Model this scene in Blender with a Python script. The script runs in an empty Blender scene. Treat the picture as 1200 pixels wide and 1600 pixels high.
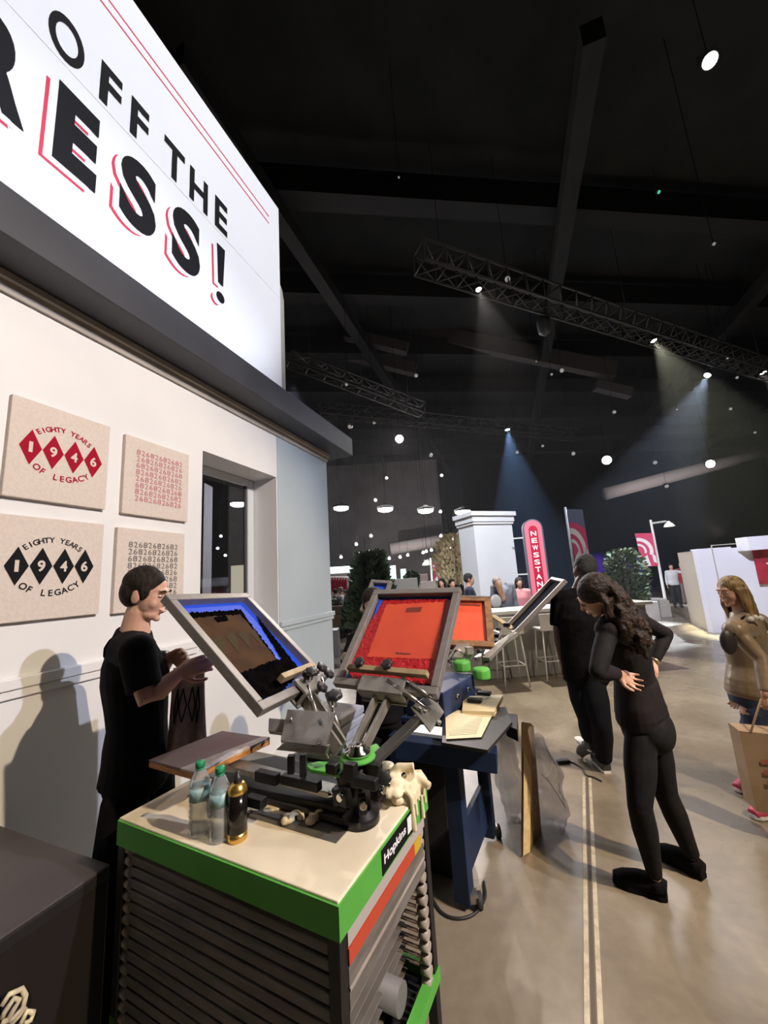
import bpy, bmesh, math, random
from math import sin, cos, radians, pi, sqrt, atan2
from mathutils import Vector as V, Matrix, noise
random.seed(7)
S = bpy.context.scene
COL = S.collection
# ------------------------------------------------------------------ camera
UP = V((-220., 3450., -600.)).normalized()            # world up seen in camera axes
FW = V((0, 0, -1)); FW = (FW - FW.dot(UP)*UP).normalized()
RT = FW.cross(UP)
M3 = Matrix((RT, FW, UP))                             # camera axes -> world
CAM = V((0, 0, 1.7))
cd = bpy.data.cameras.new('camera'); cam = bpy.data.objects.new('camera', cd); COL.objects.link(cam)
cd.sensor_fit = 'HORIZONTAL'; cd.sensor_width = 36; cd.lens = 18.0; cd.clip_end = 200; cd.clip_start = .05
cam.matrix_world = Matrix.Translation(CAM) @ M3.to_4x4()
S.camera = cam
def ray(x, y): return M3 @ (V((x-600, 800-y, -600))/600)
def P(x, y, Y):
    d = ray(x, y); return CAM + d*(Y/d.y)
def G(x, y, z=0.):
    d = ray(x, y); return CAM + d*((z-1.7)/d.z)
TH = radians(20); WD = V((sin(TH), cos(TH), 0)); WN = V((cos(TH), -sin(TH), 0)); Z = V((0, 0, 1))
def WP(s, z, p=0.): return WD*s + WN*(-2.5+p) + Z*z   # a point on the booth wall, p metres in front of it
# ------------------------------------------------------------------ world, exposure, big lights
S.view_settings.view_transform = 'Standard'; S.view_settings.look = 'None'
S.view_settings.gamma = 1; S.view_settings.use_curve_mapping = False
S.view_settings.exposure = 0.0
w = bpy.data.worlds.new('world'); S.world = w; w.use_nodes = True
w.node_tree.nodes['Background'].inputs[0].default_value = (.5, .52, .6, 1)
w.node_tree.nodes['Background'].inputs[1].default_value = .008
S.cycles.use_denoising = True; S.cycles.max_bounces = 6; S.cycles.volume_bounces = 0
S.cycles.transparent_max_bounces = 12; S.cycles.sample_clamp_indirect = 4; S.cycles.sample_clamp_direct = 0
def spot(loc, tgt, power, color, ang=40, blend=.3, size=.06, name='stage_light'):
    l = bpy.data.lights.new(name, 'SPOT'); l.energy = power; l.color = color
    l.spot_size = radians(ang); l.spot_blend = blend; l.shadow_soft_size = size
    o = bpy.data.objects.new(name, l); COL.objects.link(o); o.location = loc
    o.rotation_euler = (V(tgt)-V(loc)).to_track_quat('-Z', 'Y').to_euler(); return o
def area(loc, tgt, power, color, sx, sy, name='softbox_light'):
    l = bpy.data.lights.new(name, 'AREA'); l.energy = power; l.color = color; l.shape = 'RECTANGLE'; l.size = sx; l.size_y = sy
    o = bpy.data.objects.new(name, l); COL.objects.link(o); o.location = loc
    o.rotation_euler = (V(tgt)-V(loc)).to_track_quat('-Z', 'Y').to_euler(); return o
spot((5.33, -.66, 5.6), (-1.4, 2.2, 1.7), 1400, (.76, .80, 1.0), 52, .5, .05, 'cool_key_light')
spot((4.85, -1.37, 5.84), (-1.4, 2.2, .3), 2100, (1.0, .80, .56), 52, .5, .05, 'warm_key_light')
spot((6.5, -1.2, 7.2), (-1.6, 2.7, 5.75), 3700, (.90, .92, 1.0), 28, .45, .12, 'sign_wash_light')
spot((2.48, 7.7, 8.0), (1.9, 2.6, 0), 1000, (1.0, .86, .70), 52, .6, .12, 'truss_key_light')
spot((5.6, -2.5, 8.0), (2.9, 2.8, 0), 2200, (1.0, .83, .62), 42, .8, .15, 'floor_key_light')
area((1.5, 2.5, 9.5), (1.0, 3.5, 0), 75, (1.0, .92, .8), 6, 6, 'house_light')
area((6, 11, 6.5), (6, 11, 0), 260, (.95, .95, 1.0), 6, 4, 'house_light_far')
area((-1, 19, 6), (-1, 15, 0), 1500, (1.0, .95, .95), 10, 8, 'house_light_far')
# ------------------------------------------------------------------ materials
MATS = {}
def mat(name, c, rough=.6, metal=0., nz=0, nzc=None, bump=0, emit=0, ecol=None, spec=None, alpha=None, trans=0, stretch=None, lo=.4, hi=.6, coords='Object', sheen=0):
    if name in MATS: return MATS[name]
    m = bpy.data.materials.new(name); m.use_nodes = True; nt = m.node_tree; b = nt.nodes['Principled BSDF']
    b.inputs['Base Color'].default_value = (*c, 1); b.inputs['Roughness'].default_value = rough; b.inputs['Metallic'].default_value = metal
    if spec is not None: b.inputs['Specular IOR Level'].default_value = spec
    if emit: b.inputs['Emission Color'].default_value = (*(ecol or c), 1); b.inputs['Emission Strength'].default_value = emit
    if alpha is not None: b.inputs['Alpha'].default_value = alpha
    if trans: b.inputs['Transmission Weight'].default_value = trans; b.inputs['IOR'].default_value = 1.3
    if sheen: b.inputs['Sheen Weight'].default_value = sheen
    if nz:
        tc = nt.nodes.new('ShaderNodeTexCoord'); mp = nt.nodes.new('ShaderNodeMapping'); n = nt.nodes.new('ShaderNodeTexNoise')
        nt.links.new(tc.outputs[coords], mp.inputs[0]); nt.links.new(mp.outputs[0], n.inputs['Vector'])
        if stretch: mp.inputs['Scale'].default_value = stretch
        n.inputs['Scale'].default_value = nz; n.inputs['Detail'].default_value = 5
        if nzc:
            r = nt.nodes.new('ShaderNodeValToRGB'); r.color_ramp.elements[0].position = lo; r.color_ramp.elements[1].position = hi
            r.color_ramp.elements[0].color = (*c, 1); r.color_ramp.elements[1].color = (*nzc, 1)
            nt.links.new(n.outputs['Fac'], r.inputs[0]); nt.links.new(r.outputs[0], b.inputs['Base Color'])
        if bump:
            bp = nt.nodes.new('ShaderNodeBump'); bp.inputs['Strength'].default_value = bump; bp.inputs['Distance'].default_value = .02
            nt.links.new(n.outputs['Fac'], bp.inputs['Height']); nt.links.new(bp.outputs[0], b.inputs['Normal'])
    MATS[name] = m; return m
def emis(name, c, s): return mat(name, c, .5, emit=s)
WALL = mat('painted_wall', (.80, .80, .80), .55, nz=1.2, nzc=(.76, .765, .77))
PIER = mat('cool_tinted_pier', (.45, .52, .56), .5, nz=1.0, nzc=(.42, .49, .53))  # cool light on the pier is put into its bluish, darker tone
TRIMC = mat('taupe_trim', (.42, .38, .33), .6, nz=3, nzc=(.36, .33, .29))
CHAR = mat('charcoal_canopy', (.045, .047, .058), .5, nz=2, nzc=(.035, .036, .045))
SIGNW = mat('sign_face', (.84, .84, .86), .5, nz=.6, nzc=(.80, .81, .84))
BLK = mat('black_print', (.004, .004, .006), .7, spec=.2)
RED = mat('red_print', (.62, .02, .06), .6)
WHITE = mat('white_print', (.82, .82, .83), .55)
CANV = mat('cream_canvas', (.64, .56, .50), .85, nz=60, nzc=(.68, .60, .54), bump=.1)
CARD = mat('canvas_edge', (.42, .36, .30), .85)
CRIM = mat('crimson_ink', (.34, .006, .026), .8, spec=.15)
PINK = mat('pink_ink', (.50, .18, .22), .7)
GREYI = mat('grey_ink', (.16, .14, .13), .7)
ALU = mat('screen_aluminium', (.27, .25, .24), .45, .4, nz=9, nzc=(.24, .22, .205), bump=.05, stretch=(1, 6, 1))
STEEL = mat('brushed_steel', (.42, .40, .37), .35, .85, nz=14, nzc=(.30, .28, .26))
CHROME = mat('chrome', (.75, .74, .72), .15, 1)
BLKM = mat('black_metal', (.012, .012, .014), .4, .3)
KNOB = mat('knob_plastic', (.018, .018, .02), .45)
GREEN = mat('green_paint', (.095, .40, .055), .6, nz=8, nzc=(.085, .36, .05))
NAVY = mat('navy_paint', (.010, .024, .065), .55, nz=5, nzc=(.008, .018, .05), spec=.3)
CREAM = mat('table_board', (.86, .77, .60), .5, nz=2.5, nzc=(.72, .62, .45), lo=.45, hi=.7)
TOPG = mat('bare_steel_top', (.26, .24, .22), .4, .5, nz=5, nzc=(.18, .165, .15))
SKIN = mat('skin_light', (.60, .36, .26), .5, nz=10, nzc=(.54, .30, .21))
SKIND = mat('skin_dark', (.10, .042, .026), .45, nz=10, nzc=(.075, .032, .02))
BLKF = mat('black_fabric', (.004, .004, .005), .95, nz=14, nzc=(.007, .0065, .007), bump=.3, spec=.12)
# ------------------------------------------------------------------ mesh builder
class MB:
    def __init__(s): s.v = []; s.f = []; s.m = []; s.mats = []; s.sm = []
    def mi(s, m):
        if m not in s.mats: s.mats.append(m)
        return s.mats.index(m)
    def add(s, vs, fs, m, smooth=False):
        o = len(s.v); s.v += [tuple(v) for v in vs]; i = s.mi(m)
        for f in fs: s.f.append([k+o for k in f]); s.m.append(i); s.sm.append(smooth)
        return s
    def box(s, c, sz, m, ax=None):
        """box centred at c with half axes ax (three unit vectors) and full sizes sz"""
        c = V(c); ax = ax or (V((1, 0, 0)), V((0, 1, 0)), V((0, 0, 1)))
        a, b, d = [V(ax[i]).normalized()*sz[i]/2 for i in range(3)]
        vs = [c+i*a+j*b+k*d for i in (-1, 1) for j in (-1, 1) for k in (-1, 1)]
        fs = [(0, 1, 3, 2), (4, 6, 7, 5), (0, 4, 5, 1), (2, 3, 7, 6), (0, 2, 6, 4), (1, 5, 7, 3)]
        if a.cross(b).dot(d) < 0: fs = [f[::-1] for f in fs]
        return s.add(vs, fs, m)
    def bar(s, p, q, w_, h, m, side=None):
        p = V(p); q = V(q); t = (q-p); L = t.length; t.normalize()
        u = V(side) if side else (t.cross(Z) if abs(t.z) < .95 else V((1, 0, 0)))
        u = (u-u.dot(t)*t).normalized(); return s.box((p+q)/2, (L, w_, h), m, (t, u, t.cross(u)))
    def tube(s, pts, r, m, n=8, caps=True, flat=None, side=None):
        pts = [V(p) for p in pts]; k = len(pts)
        rr = r if isinstance(r, (list, tuple)) else [r]*k
        vs = []; u = None
        for i, p in enumerate(pts):
            t = (pts[min(i+1, k-1)]-pts[max(i-1, 0)])
            if t.length < 1e-9: t = V((0, 0, 1))
            t.normalize()
            if u is None:
                u = V(side) if side is not None else (V((0, 0, 1)) if abs(t.z) < .9 else V((1, 0, 0)))
            u = u-u.dot(t)*t
            if u.length < 1e-5: u = t.orthogonal()
            u.normalize(); w2 = t.cross(u)
            ra = rr[i] if isinstance(rr[i], (tuple, list)) else (rr[i], rr[i])
            for j in range(n):
                a = 2*pi*j/n; vs.append(p+u*cos(a)*ra[0]+w2*sin(a)*ra[1])
        fs = [(i*n+j, i*n+(j+1) % n, (i+1)*n+(j+1) % n, (i+1)*n+j) for i in range(k-1) for j in range(n)]
        if caps: fs += [tuple(range(n))[::-1], tuple(range((k-1)*n, k*n))]
        return s.add(vs, fs, m, True)
    def cyl(s, p, q, r, m, n=20, r2=None):
        s.tube([p, q], [r, r if r2 is None else r2], m, n); 
        for i in range(2): s.sm[-1-i] = False
        return s
    def lathe(s, c, prof, m, n=24, up=Z, flute=0):
        c = V(c); up = V(up).normalized(); u = up.orthogonal().normalized(); w2 = up.cross(u); vs = []
        for r, h in prof:
            for j in range(n):
                a = 2*pi*j/n; rr = r*(1+(flute if j % 2 else 0)); vs.append(c+up*h+(u*cos(a)+w2*sin(a))*rr)
        k = len(prof)
        fs = [(i*n+j, i*n+(j+1) % n, (i+1)*n+(j+1) % n, (i+1)*n+j) for i in range(k-1) for j in range(n)]
        fs += [tuple(range(n))[::-1], tuple(range((k-1)*n, k*n))]
        return s.add(vs, fs, m, True)
    def ell(s, c, r, m, ax=None, nu=14, nv=10):
        c = V(c); ax = ax or (V((1, 0, 0)), V((0, 1, 0)), V((0, 0, 1))); vs = []
        for i in range(1, nv):
            p = pi*i/nv
            for j in range(nu):
                a = 2*pi*j/nu; vs.append(c+V(ax[0])*r[0]*sin(p)*cos(a)+V(ax[1])*r[1]*sin(p)*sin(a)+V(ax[2])*r[2]*cos(p))
        vs += [c+V(ax[2])*r[2], c-V(ax[2])*r[2]]; T = len(vs)-2
        fs = [(i*nu+j, (i+1)*nu+j, (i+1)*nu+(j+1) % nu, i*nu+(j+1) % nu) for i in range(nv-2) for j in range(nu)]
        fs += [(T, j, (j+1) % nu) for j in range(nu)]+[(T+1, (nv-2)*nu+(j+1) % nu, (nv-2)*nu+j) for j in range(nu)]
        return s.add(vs, fs, m, True)
    def quad(s, a, b, c, d, m): return s.add([a, b, c, d], [(0, 1, 2, 3)], m)
    def prism(s, pts, dirv, m):
        n = len(pts); d = V(dirv); vs = [V(p) for p in pts]+[V(p)+d for p in pts]
        fs = [tuple(range(n))[::-1], tuple(range(n, 2*n))]+[(i, (i+1) % n, (i+1) % n+n, i+n) for i in range(n)]
        return s.add(vs, fs, m)
    def build(s, name, parent=None, origin=None, bevel=0, kind=None, label=None):
        me = bpy.data.meshes.new(name)
        o0 = V(origin) if origin is not None else V((0, 0, 0))
        me.from_pydata([V(v)-o0 for v in s.v], [], s.f)
        for m in s.mats: me.materials.append(m)
        me.polygons.foreach_set('material_index', s.m); me.polygons.foreach_set('use_smooth', s.sm); me.update()
        bm = bmesh.new(); bm.from_mesh(me); bmesh.ops.recalc_face_normals(bm, faces=bm.faces); bm.to_mesh(me); bm.free()
        o = bpy.data.objects.new(name, me); COL.objects.link(o)
        if parent is not None:
            o.parent = parent; o.location = o0-(WLOC.get(parent.name, V((0, 0, 0))))
        else: o.location = o0
        WLOC[o.name] = o0
        if bevel:
            b = o.modifiers.new('bevel', 'BEVEL'); b.width = bevel; b.segments = 2; b.limit_method = 'ANGLE'
        if kind: o['kind'] = kind
        if label: o['label'] = label
        return o
WLOC = {}
def thing(name, label, cat, loc, group=None):
    o = bpy.data.objects.new(name, None); COL.objects.link(o); o.location = loc; o.empty_display_size = .1
    o['label'] = label; o['category'] = cat; WLOC[o.name] = V(loc)
    if group: o['group'] = group
    return o
def tag(o, label, cat, group=None, kind=None):
    o['label'] = label; o['category'] = cat
    if group: o['group'] = group
    if kind: o['kind'] = kind
    return o
def copy_tree(o, parent=None):
    c = o.copy(); COL.objects.link(c); c.parent = parent
    for ch in list(o.children): copy_tree(ch, c)
    return c
GL = {}
def glyph(t, offset=0.0, space=1.0):
    """text as flat geometry: vertices in a plane, faces, bounding box"""
    k = (t, offset, space)
    if k in GL: return GL[k]
    cu = bpy.data.curves.new('g', 'FONT'); cu.body = t; cu.size = 1; cu.offset = offset; cu.space_character = space; cu.resolution_u = 6
    o = bpy.data.objects.new('g', cu); COL.objects.link(o)
    dg = bpy.context.evaluated_depsgraph_get(); me = bpy.data.meshes.new_from_object(o.evaluated_get(dg))
    vs = [(v.co.x, v.co.y) for v in me.vertices]; fs = [tuple(p.vertices) for p in me.polygons]
    bpy.data.objects.remove(o); bpy.data.curves.remove(cu); bpy.data.meshes.remove(me)
    x0 = min(v[0] for v in vs); x1 = max(v[0] for v in vs); y0 = min(v[1] for v in vs); y1 = max(v[1] for v in vs)
    GL[k] = (vs, fs, x0, x1, y0, y1); return GL[k]
def put_text(mb, t, m, mapf, box, offset=0.0, space=1.0):
    """fit text into box (u0,u1,v0,v1) and map it by mapf(u,v)"""
    vs, fs, x0, x1, y0, y1 = glyph(t, offset, space); u0, u1, v0, v1 = box
    sx = (u1-u0)/(x1-x0) if u1 is not None else (v1-v0)/(y1-y0)
    mb.add([mapf(u0+(x-x0)*sx, v0+(y-y0)*(v1-v0)/(y1-y0)) for x, y in vs], fs, m)
# ================================================================== structure
floor_m = bpy.data.materials.new('polished_concrete'); floor_m.use_nodes = True
nt = floor_m.node_tree; b = nt.nodes['Principled BSDF']
tc = nt.nodes.new('ShaderNodeTexCoord'); n1 = nt.nodes.new('ShaderNodeTexNoise'); n1.inputs['Scale'].default_value = .9; n1.inputs['Detail'].default_value = 8; n1.inputs['Distortion'].default_value = 1.2
n2 = nt.nodes.new('ShaderNodeTexNoise'); n2.inputs['Scale'].default_value = 14; n2.inputs['Detail'].default_value = 6
nt.links.new(tc.outputs['Object'], n1.inputs['Vector']); nt.links.new(tc.outputs['Object'], n2.inputs['Vector'])
r1 = nt.nodes.new('ShaderNodeValToRGB'); r1.color_ramp.elements[0].position = .35; r1.color_ramp.elements[1].position = .68
r1.color_ramp.elements[0].color = (.20, .163, .122, 1); r1.color_ramp.elements[1].color = (.32, .272, .208, 1)
mx = nt.nodes.new('ShaderNodeMixRGB'); mx.blend_type = 'MULTIPLY'; mx.inputs[0].default_value = .35
nt.links.new(n1.outputs['Fac'], r1.inputs[0]); nt.links.new(r1.outputs[0], mx.inputs[1]); nt.links.new(n2.outputs['Fac'], mx.inputs[2])
nt.links.new(mx.outputs[0], b.inputs['Base Color'])
rr_ = nt.nodes.new('ShaderNodeMapRange'); rr_.inputs[3].default_value = .16; rr_.inputs[4].default_value = .36
nt.links.new(n1.outputs['Fac'], rr_.inputs[0]); nt.links.new(rr_.outputs[0], b.inputs['Roughness'])
bp_ = nt.nodes.new('ShaderNodeBump'); bp_.inputs['Strength'].default_value = .06; bp_.inputs['Distance'].default_value = .01
nt.links.new(n2.outputs['Fac'], bp_.inputs['Height']); nt.links.new(bp_.outputs[0], b.inputs['Normal'])
b.inputs['Specular IOR Level'].default_value = .6
MB().box((5, 15, -.1), (60, 50, .2), floor_m).build('floor', kind='structure')
DECK = mat('black_deck', (.012, .012, .012), .9, nz=1, nzc=(.02, .018, .017))
BEAM = mat('dark_beam', (.013, .011, .0105), .85, nz=2, nzc=(.010, .008, .0078))
CURT = mat('black_drape', (.005, .005, .006), .98, nz=2, nzc=(.009, .009, .011), stretch=(6, 6, .3))
GREYW = mat('grey_hall_wall', (.26, .23, .235), .9, nz=.6, nzc=(.20, .18, .185))
MB().box((5, 15, 12.1), (60, 50, .2), DECK).build('ceiling', kind='structure')
MB().box((22.5, 34, 6), (35, .3, 12), CURT).build('wall_back', kind='structure')
MB().box((-10, 33.5, 6), (30, .3, 12), GREYW).build('wall_back_left', kind='structure')
MB().box((34.9, 15, 6), (.3, 50, 12), CURT).build('wall_right', kind='structure')
MB().box((-24.9, 15, 6), (.3, 50, 12), CURT).build('wall_left', kind='structure')
MB().box((5, -9.9, 6), (60, .3, 12), CURT).build('wall_rear', kind='structure')
for i in range(7):                                     # ceiling girders
    y = 9+i*3.3
    tag(MB().bar((-12, y-2.5, 11.2), (34, y+3.5, 11.2), .5, .75, BEAM).build('ceiling_girder'), 'dark steel ceiling girder running across the hall above the lights', 'beam', 'ceiling girders')
for i in range(4):
    x = -2+i*7
    tag(MB().bar((x-1, 5, 10.5), (x+8, 33, 10.5), .35, .45, BEAM).build('ceiling_joist'), 'dark lengthwise ceiling joist hanging under the girders', 'beam', 'ceiling joists')
# floor joint: two pale strips
JNT = mat('joint_filler', (.50, .43, .32), .5, nz=20, nzc=(.36, .31, .24))
a = G(917, 1215); bq = G(928, 1600); t = (bq-a).normalized(); sd = V((t.y, -t.x, 0))
mj = MB()
for k in (-1, 1): mj.bar(a+sd*.023*k+Z*.0015, a+t*4+sd*.023*k+Z*.0015, .02, .003, JNT, side=sd)
mj.bar(a+Z*.001, a+t*4+Z*.001, .016, .002, mat('joint_dark', (.09, .07, .05), .7), side=sd)
tag(mj.build('floor_joint'), 'pair of pale parallel strips along a seam in the concrete floor', 'floor joint')
# ------------------------------------------------------------------ booth facade
AXW = (WD, WN, Z)
def wbox(mb, s0, s1, z0, z1, p0, p1, m): mb.box(WP((s0+s1)/2, (z0+z1)/2, (p0+p1)/2), (s1-s0, p1-p0, z1-z0), m, AXW)
mb = MB()
wbox(mb, .2, 2.43, 0, 3.47, -.36, 0, WALL); wbox(mb, 2.43, 3.46, 0, 1.22, -.36, 0, WALL); wbox(mb, 2.43, 3.46, 2.88, 3.47, -.36, 0, WALL)
wbox(mb, 3.46, 3.475, 0, 3.47, -.36, 0, WALL)
wbox(mb, 2.0, 4.6, 3.47, 4.3, -1.4, -.36, CHAR)
mb.build('wall_booth', kind='structure')
mb = MB(); wbox(mb, 3.48, 4.62, 0, 3.47, -.36, .004, PIER); mb.build('wall_booth_pier', kind='structure', bevel=.006)
mb = MB(); wbox(mb, .2, 2.40, 1.27, 1.325, 0, .03, WALL); wbox(mb, .2, 2.40, 1.225, 1.27, 0, .018, WALL); mb.build('trim_1', kind='structure', bevel=.006)
mb = MB(); wbox(mb, 3.475, 4.65, 1.27, 1.325, 0.004, .034, PIER); wbox(mb, 3.475, 4.64, 1.225, 1.27, 0.004, .02, PIER); mb.build('trim_2', kind='structure', bevel=.006)
mb = MB(); wbox(mb, .2, 4.63, 3.36, 3.47, 0, .02, TRIMC); wbox(mb, .2, 4.64, 3.43, 3.47, 0.02, .05, TRIMC); mb.build('trim_3', kind='structure')
mb = MB(); wbox(mb, .2, 4.64, 0, .14, 0.004, .02, WALL); mb.build('baseboard_left', kind='structure')
# window frame inside the opening (glass pane behind)
win = thing('window_1', 'booth window', 'window', WP(2.95, 1.3, -.3)); del win['label']; del win['category']; win['kind'] = 'structure'
FR = mat('window_frame_paint', (.62, .63, .66), .45)
mb = MB(); wbox(mb, 3.36, 3.455, 1.225, 2.875, -.345, -.30, FR); wbox(mb, 2.435, 3.36, 2.80, 2.875, -.345, -.30, FR); wbox(mb, 2.435, 2.48, 1.225, 2.8, -.345, -.30, FR); wbox(mb, 2.48, 3.36, 1.225, 1.27, -.345, -.30, FR)
wbox(mb, 3.33, 3.36, 1.27, 2.80, -.335, -.315, mat('dark_gasket', (.05, .05, .055), .5)); mb.build('window_frame', win, bevel=.004)
gm = bpy.data.materials.new('window_glass'); gm.use_nodes = True; gn = gm.node_tree
g1 = gn.nodes.new('ShaderNodeBsdfTransparent'); g1.inputs[0].default_value = (.88, .9, .94, 1); g2 = gn.nodes.new('ShaderNodeBsdfGlossy'); g2.inputs['Roughness'].default_value = .02
mxs = gn.nodes.new('ShaderNodeMixShader'); mxs.inputs[0].default_value = .05
gn.links.new(g1.outputs[0], mxs.inputs[1]); gn.links.new(g2.outputs[0], mxs.inputs[2]); gn.links.new(mxs.outputs[0], gn.nodes['Material Output'].inputs[0])
mb = MB(); wbox(mb, 2.48, 3.33, 1.27, 2.8, -.332, -.326, gm); mb.build('pane', win)
# canopy
mb = MB(); wbox(mb, -3, 4.88, 3.475, 3.74, 0.0, .3, CHAR); wbox(mb, 3.5, 4.88, 3.475, 3.74, -.5, 0, CHAR)
wbox(mb, -3, 4.86, 3.74, 3.75, 0, .28, CHAR)
tag(mb.build('canopy', bevel=.008), 'long charcoal flat canopy jutting out between white wall and big sign', 'canopy')
# sign box
sg = thing('press_sign', 'huge white billboard sign reading OFF THE PRESS! above the dark canopy', 'sign', WP(1, 3.76, -.1))
mb = MB(); wbox(mb, -2.4, 3.6, 3.76, 6.52, -.22, 0, SIGNW); mb.build('sign_box', sg, bevel=.004)
mb = MB(); wbox(mb, -2.4, 3.595, 5.20, 5.206, 0, .003, mat('seam_light', (.90, .90, .92), .4)); mb.build('panel_seam', sg)
mb = MB()
for z in (6.095, 6.195): wbox(mb, -2.2, 3.39, z-.0085, z+.0085, 0, .002, RED)
mb.build('red_stripe', sg)
f0 = lambda u, v, p=.003: WP(u, v, p)
for ch, u0, u1, off in (('O', 1.10, 1.317, .022), ('F', 1.425, 1.58, .03), ('F', 1.655, 1.805, .03), ('T', 1.95, 2.16, .03), ('H', 2.218, 2.432, .03), ('E', 2.524, 2.692, .03), ('H', -.02, .2, .03), ('O', .3, .55, .022), ('T', .62, .82, .03)):
    mb = MB(); put_text(mb, ch, BLK, f0, (u0, u1, 5.235, 5.593), off); mb.build('small_letter', sg)
PR = (('P', .40, .66), ('R', .76, 1.045), ('E', 1.188, 1.448), ('S', 1.607, 1.905), ('S', 2.055, 2.354))
def bang(mb, m, du, dv, p, g=0.):
    mb.add([WP(2.553+du-g, 5.06+dv+g, p), WP(2.573+du-g, 4.63+dv-g, p), WP(2.641+du+g, 4.63+dv-g, p), WP(2.661+du+g, 5.06+dv+g, p)], [(0, 1, 2, 3)], m)
    n = 24; mb.add([WP(2.607+du+(.054+g)*cos(2*pi*i/n), 4.488+dv+(.056+g)*sin(2*pi*i/n), p) for i in range(n)], [tuple(range(n))], m)
for ch, u0, u1 in PR:
    mbr = MB(); mbw = MB(); mbb = MB()
    o_ = .052 if ch != 'S' else .045
    put_text(mbr, ch, RED, lambda u, v: WP(u, v, .002), (u0-.066, u1-.066, 4.375, 4.985), o_)
    put_text(mbw, ch, SIGNW, lambda u, v: WP(u, v, .0035), (u0-.046, u1-.046, 4.395, 5.01), o_)
    put_text(mbb, ch, BLK, lambda u, v: WP(u, v, .005), (u0, u1, 4.44, 5.05), o_)
    mbr.build('red_letter_shadow', sg); mbw.build('white_letter_gap', sg); mbb.build('big_letter', sg)
mbr = MB(); mbw = MB(); mbb = MB()
bang(mbr, RED, -.066, -.065, .002); bang(mbw, SIGNW, -.046, -.045, .0035); bang(mbb, BLK, 0, 0, .005)
mbr.build('red_letter_shadow', sg); mbw.build('white_letter_gap', sg); mbb.build('exclamation_mark', sg)
mb = MB(); prof = [(3.603, 3.76), (3.603, 5.50)]+[(3.60+.13-.13*(1-sin(a)), 5.50-.13*(1-cos(a))+.0) for a in [i*pi/12 for i in range(1, 7)]]+[(3.75, 5.3), (3.75, 3.76)]
mb.prism([WP(s_, z_, -.05) for s_, z_ in prof], -WN*.3, TRIMC)
tag(mb.build('sign_return_panel'), 'narrow grey round-topped panel at the right edge of the big sign', 'panel')
# ------------------------------------------------------------------ canvases
def canvas(name, s0, s1, z0, z1, label):
    t = thing(name, label, 'canvas print', WP((s0+s1)/2, z0, 0))
    mb = MB(); wbox(mb, s0, s1, z0, z1, 0.0005, .032, CANV); mb.build('canvas', t, bevel=.003); return t
def arc_text(t, nm, txt, m, cs, cz, R, a0, a1, h, p, up=True, off=.02):
    n = len(txt); mb = MB()
    for i, ch in enumerate(txt):
        if ch == ' ': mb.build(nm, t); mb = MB(); continue
        a = a0+(a1-a0)*i/(n-1); vs, fs, x0, x1, y0, y1 = glyph(ch, off)
        sc = h/.73; ca, sa = cos(a), sin(a)
        rad = V((ca, sa)) if up else V((-ca, -sa)); tan = V((sa, -ca)) if up else V((-sa, ca))
        c = V((cs+R*ca, cz+R*sa)); xm = (x0+x1)/2
        mb.add([WP(*(c+tan*(x-xm)*sc+rad*(y-.36)*sc), p) for x, y in vs], fs, m)
    mb.build(nm, t)
def legacy(t, cx, cz, m, dm, sx):
    for i in range(4):
        mb = MB(); c = cx-.162+i*.108
        mb.add([WP(c-.0525, cz, .034), WP(c, cz-.10, .034), WP(c+.0525, cz, .034), WP(c, cz+.10, .034)], [(0, 1, 2, 3)], m)
        dmd = mb.build('diamond', t); hw = .009 if i == 0 else .018
        mb = MB(); put_text(mb, '1946'[i], CANV, lambda u, v: WP(u, v, .0355), (c-hw, c+hw, cz-.03, cz+.03), .03); mb.build('digit', dmd)
    arc_text(t, 'upper_lettering', 'EIGHTY YEARS', m, cx, cz-.07, .215, radians(128), radians(52), .030, .034)
    arc_text(t, 'lower_lettering', 'OF LEGACY', m, cx, cz+.07, .215, radians(-126), radians(-54), .034, .034, up=False)
c1 = canvas('canvas_print', 1.115, 1.63, 2.242, 2.797, 'cream canvas with red 1946 diamonds, top left on the white wall'); legacy(c1, 1.376, 2.53, CRIM, 0, 1)
c3 = canvas('canvas_print', 1.115, 1.63, 1.60, 2.148, 'cream canvas with black 1946 diamonds, bottom left on the white wall'); legacy(c3, 1.366, 1.884, BLK, 0, 1)
def pattern(t, s0, s1, z0, z1, m):
    mb = MB(); rows = 8; seq = '@26'
    for r in range(rows):
        z = z1-(r+.5)*(z1-z0)/rows; n = 11
        for i in range(n):
            ch = '0' if False else ('8' if (i+r*1) % 3 == 0 else ('2' if (i+r) % 3 == 1 else '6'))
            u = s0+(i+.5)*(s1-s0)/n; hw = .013 if ch != '8' else .015
            put_text(mb, ch, m, lambda a_, b_: WP(a_, b_, .034), (u-hw, u+hw, z-.019, z+.019), .005)
    mb.build('number_pattern', t)
c2 = canvas('canvas_print', 1.737, 2.262, 2.236, 2.785, 'cream canvas with pale pink number pattern, top right by the window'); pattern(c2, 1.815, 2.20, 2.33, 2.705, PINK)
c4 = canvas('canvas_print', 1.716, 2.24, 1.59, 2.14, 'cream canvas with grey number pattern behind the man in black'); pattern(c4, 1.79, 2.18, 1.68, 2.055, GREYI)
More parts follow.
